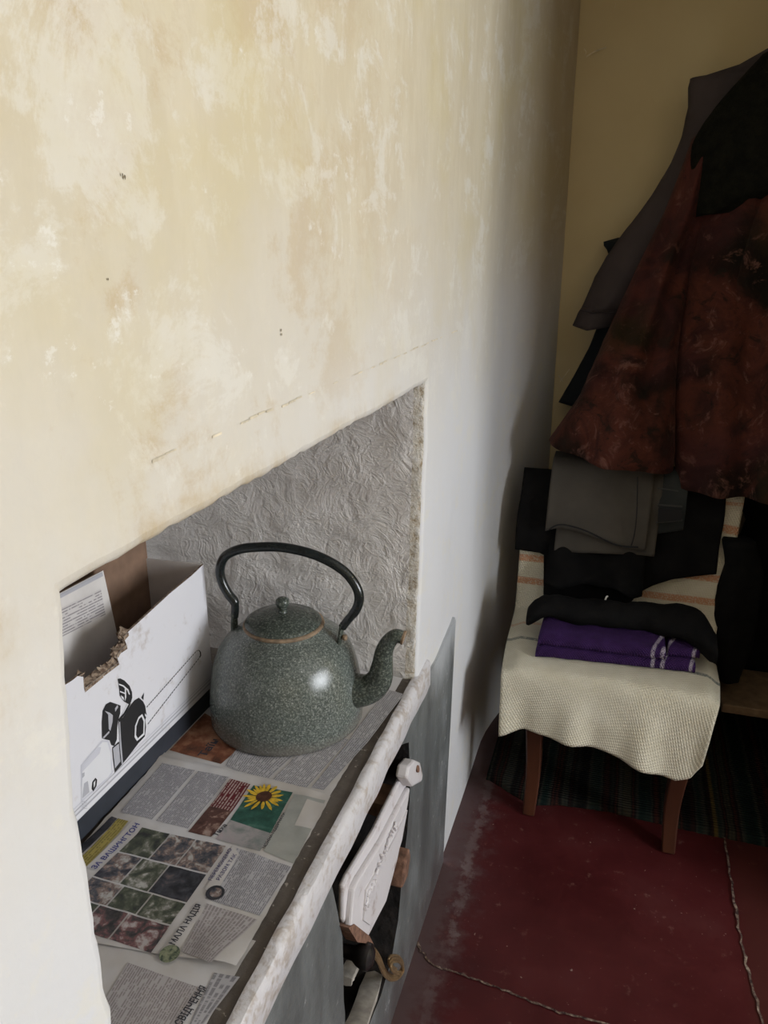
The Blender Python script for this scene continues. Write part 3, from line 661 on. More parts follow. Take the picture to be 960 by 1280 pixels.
# printed picture and bands on the front
mb = MB()
def dec(pts, m, e, sx=85, sy=840, k=6.4): mb.poly([bx(sx + a / k, sy + b / k, e) for a, b in pts], m)
dec([(100, 745), (250, 570), (270, 545), (320, 545), (345, 620), (350, 700), (355, 810), (330, 850), (210, 950), (105, 1040)], 2, .0004)
dec([(112, 745), (250, 585), (275, 560), (312, 560), (335, 640), (345, 800), (320, 838), (205, 935), (108, 1020)], 4, .0006)
dec([(100, 760), (240, 600), (262, 600), (250, 650), (110, 800)], 2, .0008); dec([(125, 890), (155, 870), (168, 960), (110, 1012)], 1, .0008)
dec([(190, 880), (215, 845), (230, 860), (225, 910), (200, 955), (185, 935)], 0, .0008); dec([(200, 885), (215, 865), (212, 905), (202, 925)], 4, .001)
dec([(110, 810), (128, 800), (128, 830), (110, 850)], 1, .0009)
for k in range(5): dec([(105, 1035 + 14 * k), (150, 1030 + 14 * k), (150, 1034 + 14 * k), (105, 1040 + 14 * k)], 1, .0009)
dec([(395, 55), (415, 50), (450, 68), (490, 110), (510, 160), (512, 205), (500, 245), (485, 258), (445, 235), (412, 190), (405, 120)], 0, .0006)
dec([(402, 92), (440, 105), (480, 140), (492, 180), (484, 180), (470, 148), (436, 116), (405, 103)], 4, .0009); dec([(412, 150), (450, 165), (452, 176), (412, 160)], 4, .0009); dec([(450, 130), (460, 133), (462, 200), (452, 235)], 4, .0009); dec([(418, 185), (440, 200), (446, 228), (425, 205)], 4, .0009)
dec([(484, 245), (500, 252), (470, 310), (430, 370), (405, 405), (398, 380), (440, 330)], 0, .0006); dec([(470, 255), (482, 255), (440, 330), (425, 345)], 4, .0009)
dec([(400, 400), (440, 360), (500, 260), (530, 225), (565, 205), (598, 235), (615, 270), (622, 320), (628, 345), (615, 380), (622, 440), (612, 515), (560, 570), (470, 690), (425, 745), (412, 600)], 0, .0007)
dec([(404, 400), (412, 395), (420, 540), (436, 728), (425, 742), (410, 580)], 1, .001)
dec([(270, 530), (268, 400), (275, 310), (300, 258), (335, 238), (392, 258), (418, 268), (416, 330), (400, 380), (392, 440), (388, 540), (368, 590), (345, 585), (330, 545), (300, 540)], 0, .0006)
dec([(290, 310), (330, 325), (355, 345), (352, 400), (335, 470), (322, 455), (318, 340)], 3, .0009); dec([(272, 525), (325, 470), (328, 485), (285, 530)], 1, .0009); dec([(372, 290), (392, 262), (398, 280), (374, 318)], 1, .0009)
dec([(350, 605), (405, 555), (415, 650), (428, 740), (372, 805), (358, 700)], 0, .0007); dec([(355, 610), (402, 572), (415, 715), (372, 770)], 1, .001)
ro = [(560, 360), (590, 335), (612, 385), (608, 500), (548, 552), (528, 520), (532, 430)]; cx_ = sum(a for a, b in ro) / 7; cy_ = sum(b for a, b in ro) / 7
dec(ro, 4, .001); dec([(cx_ + (a - cx_) * .72, cy_ + (b - cy_) * .8) for a, b in ro], 0, .0013)
dec([(583, 205), (605, 165), (600, 225)], 0, .0008); dec([(610, 330), (632, 350), (630, 372), (612, 350)], 4, .0011)
for (a, b) in (((183, 884), (245, 814)), ((184.5, 905), (249, 822))):
    for k in range(26):
        f, g = k / 26, (k + .72) / 26; pa = (lerp(a[0], b[0], f), lerp(a[1], b[1], f)); pb = (lerp(a[0], b[0], g), lerp(a[1], b[1], g)); mb.poly([bx(pa[0], pa[1] - .7, .0006), bx(pb[0], pb[1] - .7, .0006), bx(pb[0], pb[1] + .7, .0006), bx(pa[0], pa[1] + .7, .0006)], 0)
arc = [(245, 814), (248, 812.5), (250, 815), (250.5, 819), (249, 822)]
for a, b in zip(arc, arc[1:]): mb.poly([bx(a[0] - .8, a[1], .0006), bx(b[0] - .8, b[1], .0006), bx(b[0] + .8, b[1], .0006), bx(a[0] + .8, a[1], .0006)], 0)
dk0 = 0.7385
for (za, zb2, m) in ((dk0 + .009, dk0 + .012, 1), (dk0 + .0165, dk0 + .0185, 1), (dk0 + .022, dk0 + .024, 2)):
    mb.poly([(XB + .0005, 0.70, za), (XB + .0005, y1 - .002, za), (XB + .0005, y1 - .002, zb2), (XB + .0005, 0.70, zb2)], m)
mb.poly([(XB + .0006, y0, .7036), (XB + .0006, y1, .7036), (XB + .0006, y1, dk0), (XB + .0006, y0, dk0)], 5)
mb.build('printed_picture', [M['print_black'], M['print_grey'], M['print_pale'], M['print_grey'], M['print_white'], M['slate_card']], fp, smooth=False, fix=False)

# ---------------------------------------------------------------- kettle
t = MT('speckled_enamel', 0.2, spec=0.55)
v1 = t.noise(300, 3, 0.75); v2 = t.noise(700, 2, 0.6); v3 = t.noise(12, 4)
c = t.ramp(t.math('ADD', t.math('MULTIPLY', v1, .7), t.math('MULTIPLY', v2, .3)), [(0.38, (0.052, 0.062, 0.056)), (0.50, (0.102, 0.118, 0.106)), (0.58, (0.19, 0.208, 0.19)), (0.69, (0.45, 0.47, 0.445))])
x, y, z = t.sep(t.co())
c = t.mix(t.math('MULTIPLY', t.map(t.math('ADD', z, t.math('MULTIPLY', t.math('SUBTRACT', v3, .5), .05)), 0.742, 0.704), .55), c, (0.17, 0.145, 0.125))
t.base(c); t.rough(t.map(v1, .4, .7, .13, .26)); t.bump(v1, 0.16, 0.002); t.bump(t.noise(9, 3), .25, .01); M['enamel'] = t.m
t = MT('dark_enamel', 0.2); v1 = t.noise(260, 3, .7); t.base(t.ramp(v1, [(0.42, (0.04, 0.05, 0.043)), (0.56, (0.085, 0.10, 0.085)), (0.68, (0.20, 0.22, 0.19))])); t.bump(v1, .2, .002); M['enamel_dark'] = t.m
plain('handle_enamel', (0.012, 0.016, 0.016), 0.22, var=0.3, scale=50, spec=0.5); plain('tan_rim', (0.24, 0.17, 0.11), 0.7, var=0.4, scale=90); plain('spout_shade', (0.02, 0.012, 0.008), 0.9)
KX, KY, KZ = -0.541, 1.130, 0.7035
DK = Vector((math.cos(R(4)), math.sin(R(4)), 0)); NK = Vector((-DK.y, DK.x, 0)); KC = Vector((KX, KY, KZ))
def kp(px, py): return onplane(px, py, KC, NK)
kettle = thing('kettle', 'large speckled grey green enamel kettle with a dark hoop handle', 'kettle', (KX, KY, KZ))
prof = [(0.02, 0.0), (0.134, 0.0), (0.1385, 0.003), (0.1390, 0.010), (0.1378, 0.016), (0.1392, 0.021), (0.1388, 0.045), (0.1362, 0.070), (0.1322, 0.095), (0.1268, 0.117), (0.1185, 0.137), (0.107, 0.153), (0.093, 0.1645), (0.080, 0.172), (0.072, 0.177), (0.0695, 0.1815)]
mb = MB(); mb.lathe(prof, KC, 96, 0, True, True); mb.build('body', M['enamel'], kettle, angle=60)
mb = MB(); mb.lathe([(0.066, 0.178), (0.0705, 0.179), (0.0725, 0.182), (0.0715, 0.185), (0.066, 0.186)], KC, 72); tag(mb.build('neck_rim', M['tan_rim'], kettle, angle=70), 'chipped tan rim')
mb = MB(); mb.lathe([(0.067, 0.184), (0.0685, 0.187), (0.0665, 0.1905), (0.059, 0.1945), (0.051, 0.1955), (0.047, 0.1985), (0.035, 0.202), (0.018, 0.2045), (0.006, 0.205)], KC + Vector((-.001, 0, 0)), 72); lid = mb.build('lid', M['enamel_dark'], kettle, angle=50)
mb = MB(); mb.lathe([(0.009, 0.203), (0.0075, 0.207), (0.0065, 0.211), (0.010, 0.216), (0.0125, 0.222), (0.0115, 0.228), (0.0075, 0.232), (0.002, 0.2335)], KC + Vector((-.001, 0, 0)), 24); mb.build('knob', M['enamel_dark'], lid, angle=60)
sp = smoothpath([kp(426, 860), kp(446, 863), kp(463, 860), kp(474, 849), kp(478, 831), kp(480, 815), kp(486, 802), kp(495, 795), kp(504, 797)], 6)
tab = [(0, .036), (.12, .031), (.25, .0265), (.40, .0225), (.55, .0175), (.7, .0145), (.82, .0128), (.93, .0118), (1, .0118)]
rad = [interp(tab, k / (len(sp) - 1)) for k in range(len(sp))]
mb = MB(); mb.tube(sp, rad, 24, cap=True); spt = mb.build('spout', M['enamel_dark'], kettle, angle=60)
d = (sp[-1] - sp[-3]).normalized(); e0 = sp[-1]
mb = MB(); a_ = Vector((0, 0, 1)); a_ = (a_ - d * a_.dot(d)).normalized(); b_ = d.cross(a_)
mb.rings([[e0 + d * dd + (a_ * math.cos(q) + b_ * math.sin(q)) * rr for q in [k * math.pi / 12 for k in range(24)]] for dd, rr in ((-.002, .0118), (.0015, .0128), (.0025, .0115), (.001, .009))], cap0=False, cap1=False); tag(mb.build('spout_lip', M['tan_rim'], spt), 'chipped brown spout lip')
mb = MB(); mb.poly([e0 + d * .0008 + (a_ * math.cos(q) + b_ * math.sin(q)) * .0095 for q in [k * math.pi / 8 for k in range(16)]]); mb.build('spout_shade_disc', M['spout_shade'], spt, smooth=False)  # dark disc on the closed tip, painted as the shade inside the spout
hp = smoothpath([kp(293, 771), kp(294, 762), kp(293, 752), kp(286, 743), kp(278, 728), kp(275, 712), kp(281, 696), kp(298, 687), kp(320, 684), kp(350, 684), kp(382, 690), kp(408, 700), kp(430, 714), kp(444, 731), kp(449, 747), kp(445, 762), kp(434, 776), kp(428, 784)], 6)
n = len(hp); rad = [0.0072 if k < n * .10 else (0.0085 if k < n * .9 else 0.0075) for k in range(n)]
mb = MB(); mb.tube(hp, rad, 14); hd = mb.build('handle', M['handle_enamel'], kettle, angle=60)
for (pa, pb, wd_) in (((293, 768), (293, 792), .010), ((428, 783), (424, 805), .008)):
    p, q = kp(*pa), kp(*pb); mb = MB(); mb.tube([p + Vector((0, 0, .006)), p.lerp(q, .5), q, q - Vector((0, 0, .010))], [.0075, wd_, wd_ * .9, wd_ * .8], 12, flat=.55); mb.build('handle_lug', M['enamel_dark'], kettle, angle=60)
p = kp(428, 795) + Vector((.006, -.004, 0)); mb = MB(); mb.lathe([(.001, -.005), (.004, -.004), (.005, 0), (.004, .004), (.001, .005)], p, 10); mb.build('rivet', M['tan_rim'], kettle)

# ---------------------------------------------------------------- striped rug and low bench
t = MT('rag_rug', 0.95, spec=0.1)
x, y, z = t.sep(t.co()); n2 = t.noise(14, 3); xx = t.math('ADD', x, t.math('MULTIPLY', t.math('SUBTRACT', n2, .5), .012))
cv = t.n('ShaderNodeCombineXYZ'); t.set(cv.inputs[0], t.math('MULTIPLY', xx, 9.0))
s1 = t.n('ShaderNodeTexNoise', Vector=cv.outputs[0], Scale=1.6, Detail=1.5, Roughness=.6).outputs['Fac']
c = t.ramp(s1, [(0.30, (0.005, 0.006, 0.006)), (0.42, (0.008, 0.016, 0.014)), (0.47, (0.034, 0.032, 0.026)), (0.50, (0.006, 0.006, 0.006)), (0.55, (0.040, 0.013, 0.010)), (0.575, (0.006, 0.006, 0.006)), (0.62, (0.040, 0.035, 0.024)), (0.66, (0.008, 0.012, 0.013))])
lin = t.map(t.math('ABSOLUTE', t.math('SUBTRACT', x, 0.352)), 0.008, 0.002); c = t.mix(lin, c, (0.08, 0.055, 0.018))
lin = t.map(t.math('ABSOLUTE', t.math('SUBTRACT', x, 0.098)), 0.006, 0.002); c = t.mix(lin, c, (0.04, 0.036, 0.03))
t.base(c); wv = t.math('SINE', t.math('MULTIPLY', y, 620.0)); t.bump(wv, 0.5, 0.004); t.bump(n2, .3, .01); M['rug'] = t.m
plain('bench_wood', (0.16, 0.105, 0.06), 0.7, var=0.3, scale=30, bump=0.2)
fe = [onp(a, b, 2, 0.012) for a, b in ((612, 972), (640, 990), (665, 1003), (700, 1003), (760, 1011), (835, 1029), (900, 1043), (960, 1055), (1010, 1066))]
fet = [(p.x, p.y) for p in fe] + [(1.2, fe[-1].y + .02)]
mb = MB()
def rugp(u, v):
    x = lerp(-0.292, 1.2, u); ya = interp(fet, x) + 0.004 * ns(x * 60, 2); y = lerp(ya, 2.64, v)
    return (x, y, 0.013 + 0.003 * ns(x * 9, y * 9, 3) - 0.009 * sstep(.02, 0, v))
mb.grid(rugp, 150, 30)
o = mb.build('striped_rug', M['rug'], fix=False); mod(o, 'SOLIDIFY', thickness=0.008, offset=-1); tag(o, 'dark striped woven rug on the floor under the chair', 'rug')
bench = thing('low_bench', 'low brown wooden bench standing on the rug beside the chair', 'bench', (0.68, 2.33, 0.0))
BX = onp(903, 880, 1, 2.16)
mb = MB(); mb.box((BX.x, 2.16, BX.z - .028), (1.05, 2.40, BX.z)); o = mb.build('seat_board', M['bench_wood'], bench, smooth=False); mod(o, 'BEVEL', width=.004, segments=2)
for lx, ly in ((BX.x + .20, 2.30), (BX.x + .20, 2.345), (1.0, 2.19), (1.0, 2.345)):
    mb = MB(); mb.box((lx, ly, .016), (lx + .04, ly + .04, BX.z - .028)); mb.build('leg', M['bench_wood'], bench, smooth=False)

# ---------------------------------------------------------------- chair
t = MT('chair_wood', 0.45, spec=0.4); n1 = t.noise(22, 5, co=t.co(scale=(1, 1, .12))); t.base(t.ramp(n1, [(0.3, (0.045, 0.014, 0.007)), (0.7, (0.080, 0.026, 0.012))])); M['chairwood'] = t.m
chair = thing('dining_chair', 'reddish brown wooden chair under the white towel and the clothes', 'chair', (0.03, 2.03, 0))
def leg(pts, wds, name='leg'):
    mb = MB(); rs = []
    P = smoothpath(pts, 5); n = len(P) - 1
    for k, p in enumerate(P):
        a = interp(wds, k / n) * .5; rs.append([p + Vector((sx * a, sy * a, 0)) for sx, sy in ((-1, -1), (1, -1), (1, 1), (-1, 1))])
    mb.rings(rs); o = mb.build(name, M['chairwood'], chair, angle=30); mod(o, 'BEVEL', width=.004, segments=2); return o
lw = [(0, .034), (.5, .042), (1, .052)]
LL, RL = onp(661, 1015, 2, 0.003), onp(835, 1062, 2, 0.003)
leg([(LL.x, LL.y, .003), (LL.x + .004, LL.y + .012, .14), (LL.x - .002, LL.y + .008, .30), (LL.x - .006, LL.y, .41)], lw)
leg([(RL.x, RL.y, .003), (RL.x - .004, RL.y + .014, .14), (RL.x + .006, RL.y + .006, .30), (RL.x + .008, RL.y, .41)], lw)
leg([(-.175, 2.33, .019), (-.17, 2.26, .25), (-.165, 2.245, .45), (-.17, 2.27, .70), (-.175, 2.305, .850)], [(0, .032), (.5, .04), (1, .03)], 'rear_post')
leg([(.255, 2.33, .019), (.25, 2.26, .25), (.245, 2.245, .45), (.25, 2.27, .70), (.255, 2.305, .850)], [(0, .032), (.5, .04), (1, .03)], 'rear_post')
mb = MB(); mb.prism([(-.215, 1.825, .445), (.265, 1.815, .445), (.275, 2.21, .445), (-.205, 2.21, .445)], (0, 0, .030)); o = mb.build('seat', M['chairwood'], chair, smooth=False); mod(o, 'BEVEL', width=.012, segments=3)
mb = MB(); mb.box((-.15, 1.845, .395), (.22, 1.865, .445)); mb.box((-.165, 1.86, .395), (-.15, 2.23, .445)); mb.box((.22, 1.86, .395), (.235, 2.23, .445)); mb.build('apron', M['chairwood'], chair, smooth=False)
for z0, z1, yy in ((.785, .855, 2.285), (.58, .63, 2.252)):
    mb = MB(); mb.grid(lambda u, v: (lerp(-.16, .24, u), yy + .018 * math.sin(math.pi * u), lerp(z0, z1, v)), 16, 2); o = mb.build('back_rail', M['chairwood'], chair, fix=False); mod(o, 'SOLIDIFY', thickness=.016, offset=0)

# towel over the chair
TP = [(1.770, .335), (1.778, .40), (1.790, .455), (1.803, .479), (1.825, .4885), (1.90, .490), (2.05, .489), (2.17, .490), (2.200, .500), (2.212, .53), (2.222, .60), (2.245, .75), (2.257, .835), (2.268, .868), (2.296, .882), (2.328, .868), (2.345, .81), (2.35, .66)]
TPS = smoothpath([(0, a, b) for a, b in TP], 6); cum = [0.0]
for a, b in zip(TPS, TPS[1:]): cum.append(cum[-1] + (b - a).length)
TL = cum[-1]
def tpath(s):
    s = min(max(s, 0), TL)
    for k in range(len(cum) - 1):
        if s <= cum[k + 1]: return TPS[k].lerp(TPS[k + 1], (s - cum[k]) / max(1e-9, cum[k + 1] - cum[k]))
    return TPS[-1]
def s_of(y=None, z=None):
    best = None
    for a, b, ca, cb in zip(TPS, TPS[1:], cum, cum[1:]):
        if z is None:
            if .47 < a.z < .52 and a.y <= y <= b.y: return ca + (cb - ca) * (y - a.y) / max(1e-9, b.y - a.y)
        elif 2.15 < a.y < 2.30 and a.z <= z <= b.z and b.z > a.z: best = ca + (cb - ca) * (z - a.z) / (b.z - a.z)
    if best is not None: return best
    return min((abs(p.y - y) if z is None else abs(p.z - z) + 9 * (p.y < 2.15), c_) for p, c_ in zip(TPS, cum))[1]
t = MT('towel_waffle', 0.95, spec=0.1)
u, v, _ = t.sep(t.co('UV')); nn = t.noise(18, 5); nf = t.noise(220, 2)
c = t.ramp(nn, [(0.3, (0.55, 0.51, 0.40)), (0.7, (0.62, 0.585, 0.48))])
def band(c, centre, half, col, amt, slope=0.0):
    vv = t.math('ADD', v, t.math('MULTIPLY', u, slope)) if slope else v
    m = t.math('MULTIPLY', t.map(t.math('ABSOLUTE', t.math('SUBTRACT', vv, centre)), half, half * .6), t.map(nf, .38, .5, .35, 1.0)); return t.mix(t.math('MULTIPLY', m, amt), c, col)
org = (0.50, 0.20, 0.09)
c = band(c, s_of(y=2.075), .010, org, .45); c = band(c, s_of(z=.565), .013, org, .8); c = band(c, s_of(z=.635), .013, org, .8); c = band(c, s_of(z=.815), .015, org, .8, .12); c = band(c, s_of(z=.85), .006, org, .6)
c = band(c, s_of(y=1.945), .009, (0.10, 0.12, 0.12), .8, .14)
c = t.mix(t.map(v, s_of(y=1.83), s_of(y=1.76) + .02), c, (0.66, 0.655, 0.62)) if False else c
t.base(c)
d1 = t.math('SINE', t.math('MULTIPLY', t.math('ADD', u, t.math('MULTIPLY', v, .62)), 860.0)); d2 = t.math('SINE', t.math('MULTIPLY', t.math('SUBTRACT', v, t.math('MULTIPLY', u, .25)), 980.0))
t.bump(t.math('MULTIPLY', t.math('ADD', d1, 1.0), t.math('ADD', d2, 1.0)), 0.38, .0025); t.bump(nn, .2, .01); M['towel'] = t.m
XLt = [(0, -.232), (.14, -.240), (.30, -.252), (.56, -.262), (.75, -.262), (1.0, -.268), (2, -.268)]
XRt = [(0, .268), (.14, .290), (.25, .300), (.40, .298), (.56, .318), (.75, .338), (1.0, .352), (2, .352)]
HEM = [(-.24, -.012), (-.17, .012), (-.10, .004), (-.02, -.004), (.04, -.012), (.10, -.030), (.16, -.048), (.21, -.060), (.245, -.046), (.28, .02)]
def towel(u, v):
    s = v * TL; p = tpath(s); xl, xr = interp(XLt, s), interp(XRt, s); x = lerp(xl, xr, u)
    fr_ = sstep(.15, 0, s); z = p.z + (interp(HEM, x) - .012) * fr_; y = p.y
    wav = math.sin(x * 34 + .6) * .010 + math.sin(x * 71 + 2) * .004
    y += wav * fr_ - .010 * fr_ + .003 * ns(x * 12, s * 12)
    seat = sstep(.12, .18, s) * sstep(.60, .52, s)
    ed = max(sstep(.045, 0, x - xl), sstep(.035, 0, xr - x)); z -= .018 * ed * seat; z += .0025 * ns(x * 16, s * 16, 5) * seat
    back = sstep(.62, .72, s); y += .006 * ns(x * 8, s * 6, 8) * back - .0 * back
    return (x, y, z)
mb = MB(); mb.grid(towel, 70, 170, 0, lambda u, v: (lerp(-.26, .34, u), v * TL))
o = mb.build('towel', M['towel'], fix=False, angle=180); mod(o, 'SOLIDIFY', thickness=.004, offset=1); tag(o, 'cream waffle towel with orange stripes spread over the chair seat and back', 'towel')

# folded purple knitted scarf
t = MT('purple_knit', 0.9, spec=0.15); x, y, z = t.sep(t.co()); n1 = t.noise(25, 4); n3 = t.noise(260, 2)
c = t.ramp(n1, [(0.3, (0.028, 0.010, 0.058)), (0.7, (0.048, 0.018, 0.095))])
for cx0, sl, hw in ((0.128, .30, .006), (0.150, .36, .0065), (0.218, .30, .0055)):
    m = t.map(t.math('ABSOLUTE', t.math('SUBTRACT', t.math('SUBTRACT', x, t.math('MULTIPLY', t.math('SUBTRACT', y, 1.87), sl)), cx0)), hw, hw * .5)
    c = t.mix(t.math('MULTIPLY', m, t.map(n3, .38, .52, .25, .85)), c, (0.42, 0.37, 0.44))
t.base(c); k1 = t.math('SINE', t.math('MULTIPLY', x, 900.0)); k2 = t.math('SINE', t.math('MULTIPLY', t.math('ADD', y, z), 700.0)); t.bump(t.math('MULTIPLY', k1, k2), .7, .003); t.bump(n1, .3, .008); M['purple'] = t.m
plain('scarf_edge', (0.42, 0.37, 0.44), 0.9, var=0.4, scale=200)
scarf = thing('folded_scarf', 'purple knitted scarf with pale stripes folded on the towel', 'scarf', (0.04, 1.99, .494))
def fold_layer(x0, x1, y0, y1, z0, th, yr=0.0, seed=0, name='fold', mat='purple', par=None, rnd=.5):
    mb = MB(); rs = []; N = 44
    for k in range(N + 1):
        f = k / N; x = lerp(x0, x1, f); e = 1 - .35 * (sstep(.03, 0, f) + sstep(.97, 1, f)); t_ = th * e * (1 + .12 * ns(x * 9, seed)); r = t_ * .5; yy0 = y0 + yr * f + .003 * ns(x * 30, seed + 2); yy1 = y1 + .006 * ns(x * 8, seed + 4) + yr * f; zz = z0 + .001
        ring = [(x, yy1, zz), (x, yy1, zz + t_)] + [(x, lerp(yy1, yy0 + r, q / 5), zz + t_ + .002 * ns(x * 22, q * .9, seed)) for q in range(1, 5)]
        ring += [(x, yy0 + r - r * math.sin(a), zz + r + r * math.cos(a)) for a in [math.pi * q / 8 for q in range(0, 9)]] + [(x, lerp(yy0 + r, yy1, q / 4), zz) for q in range(1, 4)]
        rs.append(ring)
    mb.rings(rs); return mb.build(name, M[mat], par, angle=60)
fold_layer(-.162, .238, 1.862, 2.09, .493, .036, .034, 1, 'fold', 'purple', scarf)
fold_layer(-.158, .162, 1.866, 2.085, .528, .034, .012, 6, 'fold', 'purple', scarf)
fold_layer(.168, .246, 1.905, 2.085, .528, .026, .008, 9, 'fold', 'purple', scarf)

# black jacket over the chair back, sleeve lying on the scarf
t = MT('black_cloth', 0.92, spec=0.12); n1 = t.noise(20, 5); n2 = t.noise(300, 2); t.base(t.ramp(n1, [(0.3, (0.0035, 0.0035, 0.0038)), (0.75, (0.0085, 0.008, 0.008))])); t.bump(n2, .3, .002); t.bump(n1, .4, .01); M['black'] = t.m
jacket = thing('black_jacket', 'black jacket hung over the chair back with its sleeve across the purple scarf', 'jacket', (0.0, 2.2, .49))
JB = [(-.275, .668), (-.20, .662), (-.185, .655), (-.178, .50), (.04, .50), (.09, .575), (.13, .605), (.18, .63), (.30, .655)]
def jack(u, v):
    x = lerp(-.272, .298, u); zb = interp(JB, x); s0, s1 = s_of(z=max(zb, .5)), TL * .90; s = lerp(s0, s1, v); p = tpath(s)
    off = .020 + .010 * (0.5 + .5 * math.sin(x * 42 + 3 * ns(x * 5, s * 4))) * sstep(1, .5, v); top = sstep(.79, .878, p.z)
    return (x + .006 * ns(s * 9, x * 5), p.y - off * (1 - top) * (1 if s < s_of(z=.855) + .03 else -1), p.z + .014 * top)
mb = MB(); mb.grid(jack, 80, 50); o = mb.build('body', M['black'], jacket, fix=False, angle=180); mod(o, 'SOLIDIFY', thickness=.007, offset=0)
sl = [onp(*p, 2, .585) for p in ((660, 757), (690, 758), (730, 764), (780, 769), (830, 774), (870, 785), (896, 797))]
sl = smoothpath(sl, 6); mb = MB(); rs = []; n = len(sl) - 1
for k, p in enumerate(sl):
    f = k / n; ry = interp([(0, .030), (.1, .050), (.5, .055), (.8, .075), (1, .065)], f); rz = interp([(0, .022), (.1, .030), (.5, .032), (.85, .042), (1, .034)], f); drop = .030 * sstep(.82, 1, f) + .030 * sstep(.12, 0, f)
    rs.append([(p.x, p.y + ry * math.cos(a) * (1 + .35 * ns(f * 8, math.cos(a))), p.z - drop + rz * math.sin(a) * (1 + .6 * ns(f * 12, math.sin(a) * 2, 3))) for a in [2 * math.pi * q / 18 for q in range(18)]])
mb.rings(rs); slv = mb.build('sleeve', M['black'], jacket, angle=180)
mb = MB(); rs = []     # the front panel slumped between chair back and sleeve
def slump(u, v):
    x = lerp(-.172, .10, u); return (x, lerp(2.145, 2.225, v) - .02 * math.sin(u * 9), lerp(.60, .72, v) + .012 * ns(x * 20, v * 4) - .02 * abs(u - .5))
mb.grid(slump, 30, 12); o = mb.build('front_panel', M['black'], jacket, fix=False, angle=180); mod(o, 'SOLIDIFY', thickness=.008, offset=0)
plain('zip_metal', (0.75, 0.73, 0.68), 0.25, metal=0.15)
p = onp(757, 752, 1, 2.075); mb = MB(); mb.tube(smoothpath([p + Vector((.004, -.012, .022)), p + Vector((.001, -.016, .021)), p + Vector((-.002, -.018, .010)), p + Vector((-.006, -.018, -.004))], 4), .0024, 8); tag(mb.build('zip_pull', M['zip_metal'], jacket), 'bright metal zip pull')

# folded trousers on the chair back
t = MT('grey_cotton', 0.9, spec=0.15); n1 = t.noise(9, 5); n2 = t.noise(350, 2); t.base(t.ramp(n1, [(0.3, (0.062, 0.056, 0.048)), (0.75, (0.088, 0.079, 0.067))])); t.bump(n2, .25, .002); t.bump(n1, .3, .012); M['greycotton'] = t.m
t = MT('slate_denim', 0.9, spec=0.15); n1 = t.noise(12, 5); n2 = t.noise(300, 2); x, y, z = t.sep(t.co())
c = t.ramp(n1, [(0.3, (0.020, 0.023, 0.023)), (0.75, (0.036, 0.040, 0.040))]); t.base(c); t.bump(n2, .3, .002); M['denim'] = t.m
plain('denim_black', (0.012, 0.012, 0.013), 0.9); plain('seam_grey', (0.042, 0.043, 0.042), 0.9)
def drape(name, x0, x1, zb_tab, off, th, mat, par, lean=0.0, seed=0):
    def fn(u, v):
        x = lerp(x0, x1, u); zb = interp(zb_tab, u); s0, s1 = s_of(z=zb), TL * .985; s = lerp(s0, s1, v); p = tpath(s); top = sstep(.815, .88, p.z); back = 1 if s > s_of(z=.855) + .04 else -1
        bulge = .006 * ns(x * 10, s * 8, seed) + .008 * sstep(.25, 0, v) * ns(x * 18, 3, seed)
        return (x + lean * (p.z - .8), p.y + back * (off + bulge) * (1 - top * .6), p.z + (off + .004) * top)
    mb = MB(); mb.grid(fn, 40, 46); o = mb.build(name, M[mat], par, fix=False, angle=180); mod(o, 'SOLIDIFY', thickness=th, offset=0); return o
tr = thing('folded_trousers', 'taupe grey trousers folded over the top of the chair back', 'trousers', (-.04, 2.2, .70))
q = lambda px, py: onp(px, py, 1, 2.18)
a, b, c_, d_ = q(683, 664), q(800, 688), q(693, 690), q(817, 697)
drape('inner_leg', c_.x, d_.x + .004, [(0, c_.z), (1, d_.z)], .043, .010, 'greycotton', tr, .02, 1)
drape('outer_leg', a.x - .002, b.x + .016, [(0, a.z), (.12, a.z + .014), (.3, a.z + .010), (.5, a.z - .004), (.8, b.z + .004), (1, b.z)], .060, .012, 'greycotton', tr, .02, 4)
mb = MB(); P = smoothpath([onp(x_, y_, 1, 2.155) for x_, y_ in ((686, 662), (698, 656), (715, 658), (738, 666), (770, 681), (798, 684))], 5); mb.tube(P, .0025, 6); mb.build('hem_seam', M['denim_black'], tr)
mb = MB(); P = [onp(x_, y_, 1, 2.155) for x_, y_ in ((797, 596), (796, 640), (793, 668), (789, 682))]; mb.tube(smoothpath(P, 4), .0018, 6); mb.build('side_seam', M['denim_black'], tr)
je = thing('folded_jeans', 'dark slate jeans with pale seams folded beside the taupe trousers', 'jeans', (.14, 2.2, .72))
a, b = q(818, 672), q(853, 667)
drape('leg', a.x - .01, b.x + .004, [(0, a.z), (1, b.z)], .040, .012, 'denim', je, .02, 9)
for (pa, pb, wd_) in (((822, 610), (848, 614), .0022), ((822, 631), (853, 633), .003), ((820, 653), (853, 650), .003)):
    mb = MB(); P = [onp(lerp(pa[0], pb[0], k / 5), lerp(pa[1], pb[1], k / 5), 1, 2.178) for k in range(6)]; mb.tube(P, wd_, 6); mb.build('seam', M['seam_grey'], je)
mb = MB(); P = [onp(x_, y_, 1, 2.172) for x_, y_ in ((823, 636), (852, 637), (852, 650), (822, 653))]; mb.prism(P, (0, .006, 0)); tag(mb.build('belt_panel', M['denim_black'], je, smooth=False), 'black panel across the fold')

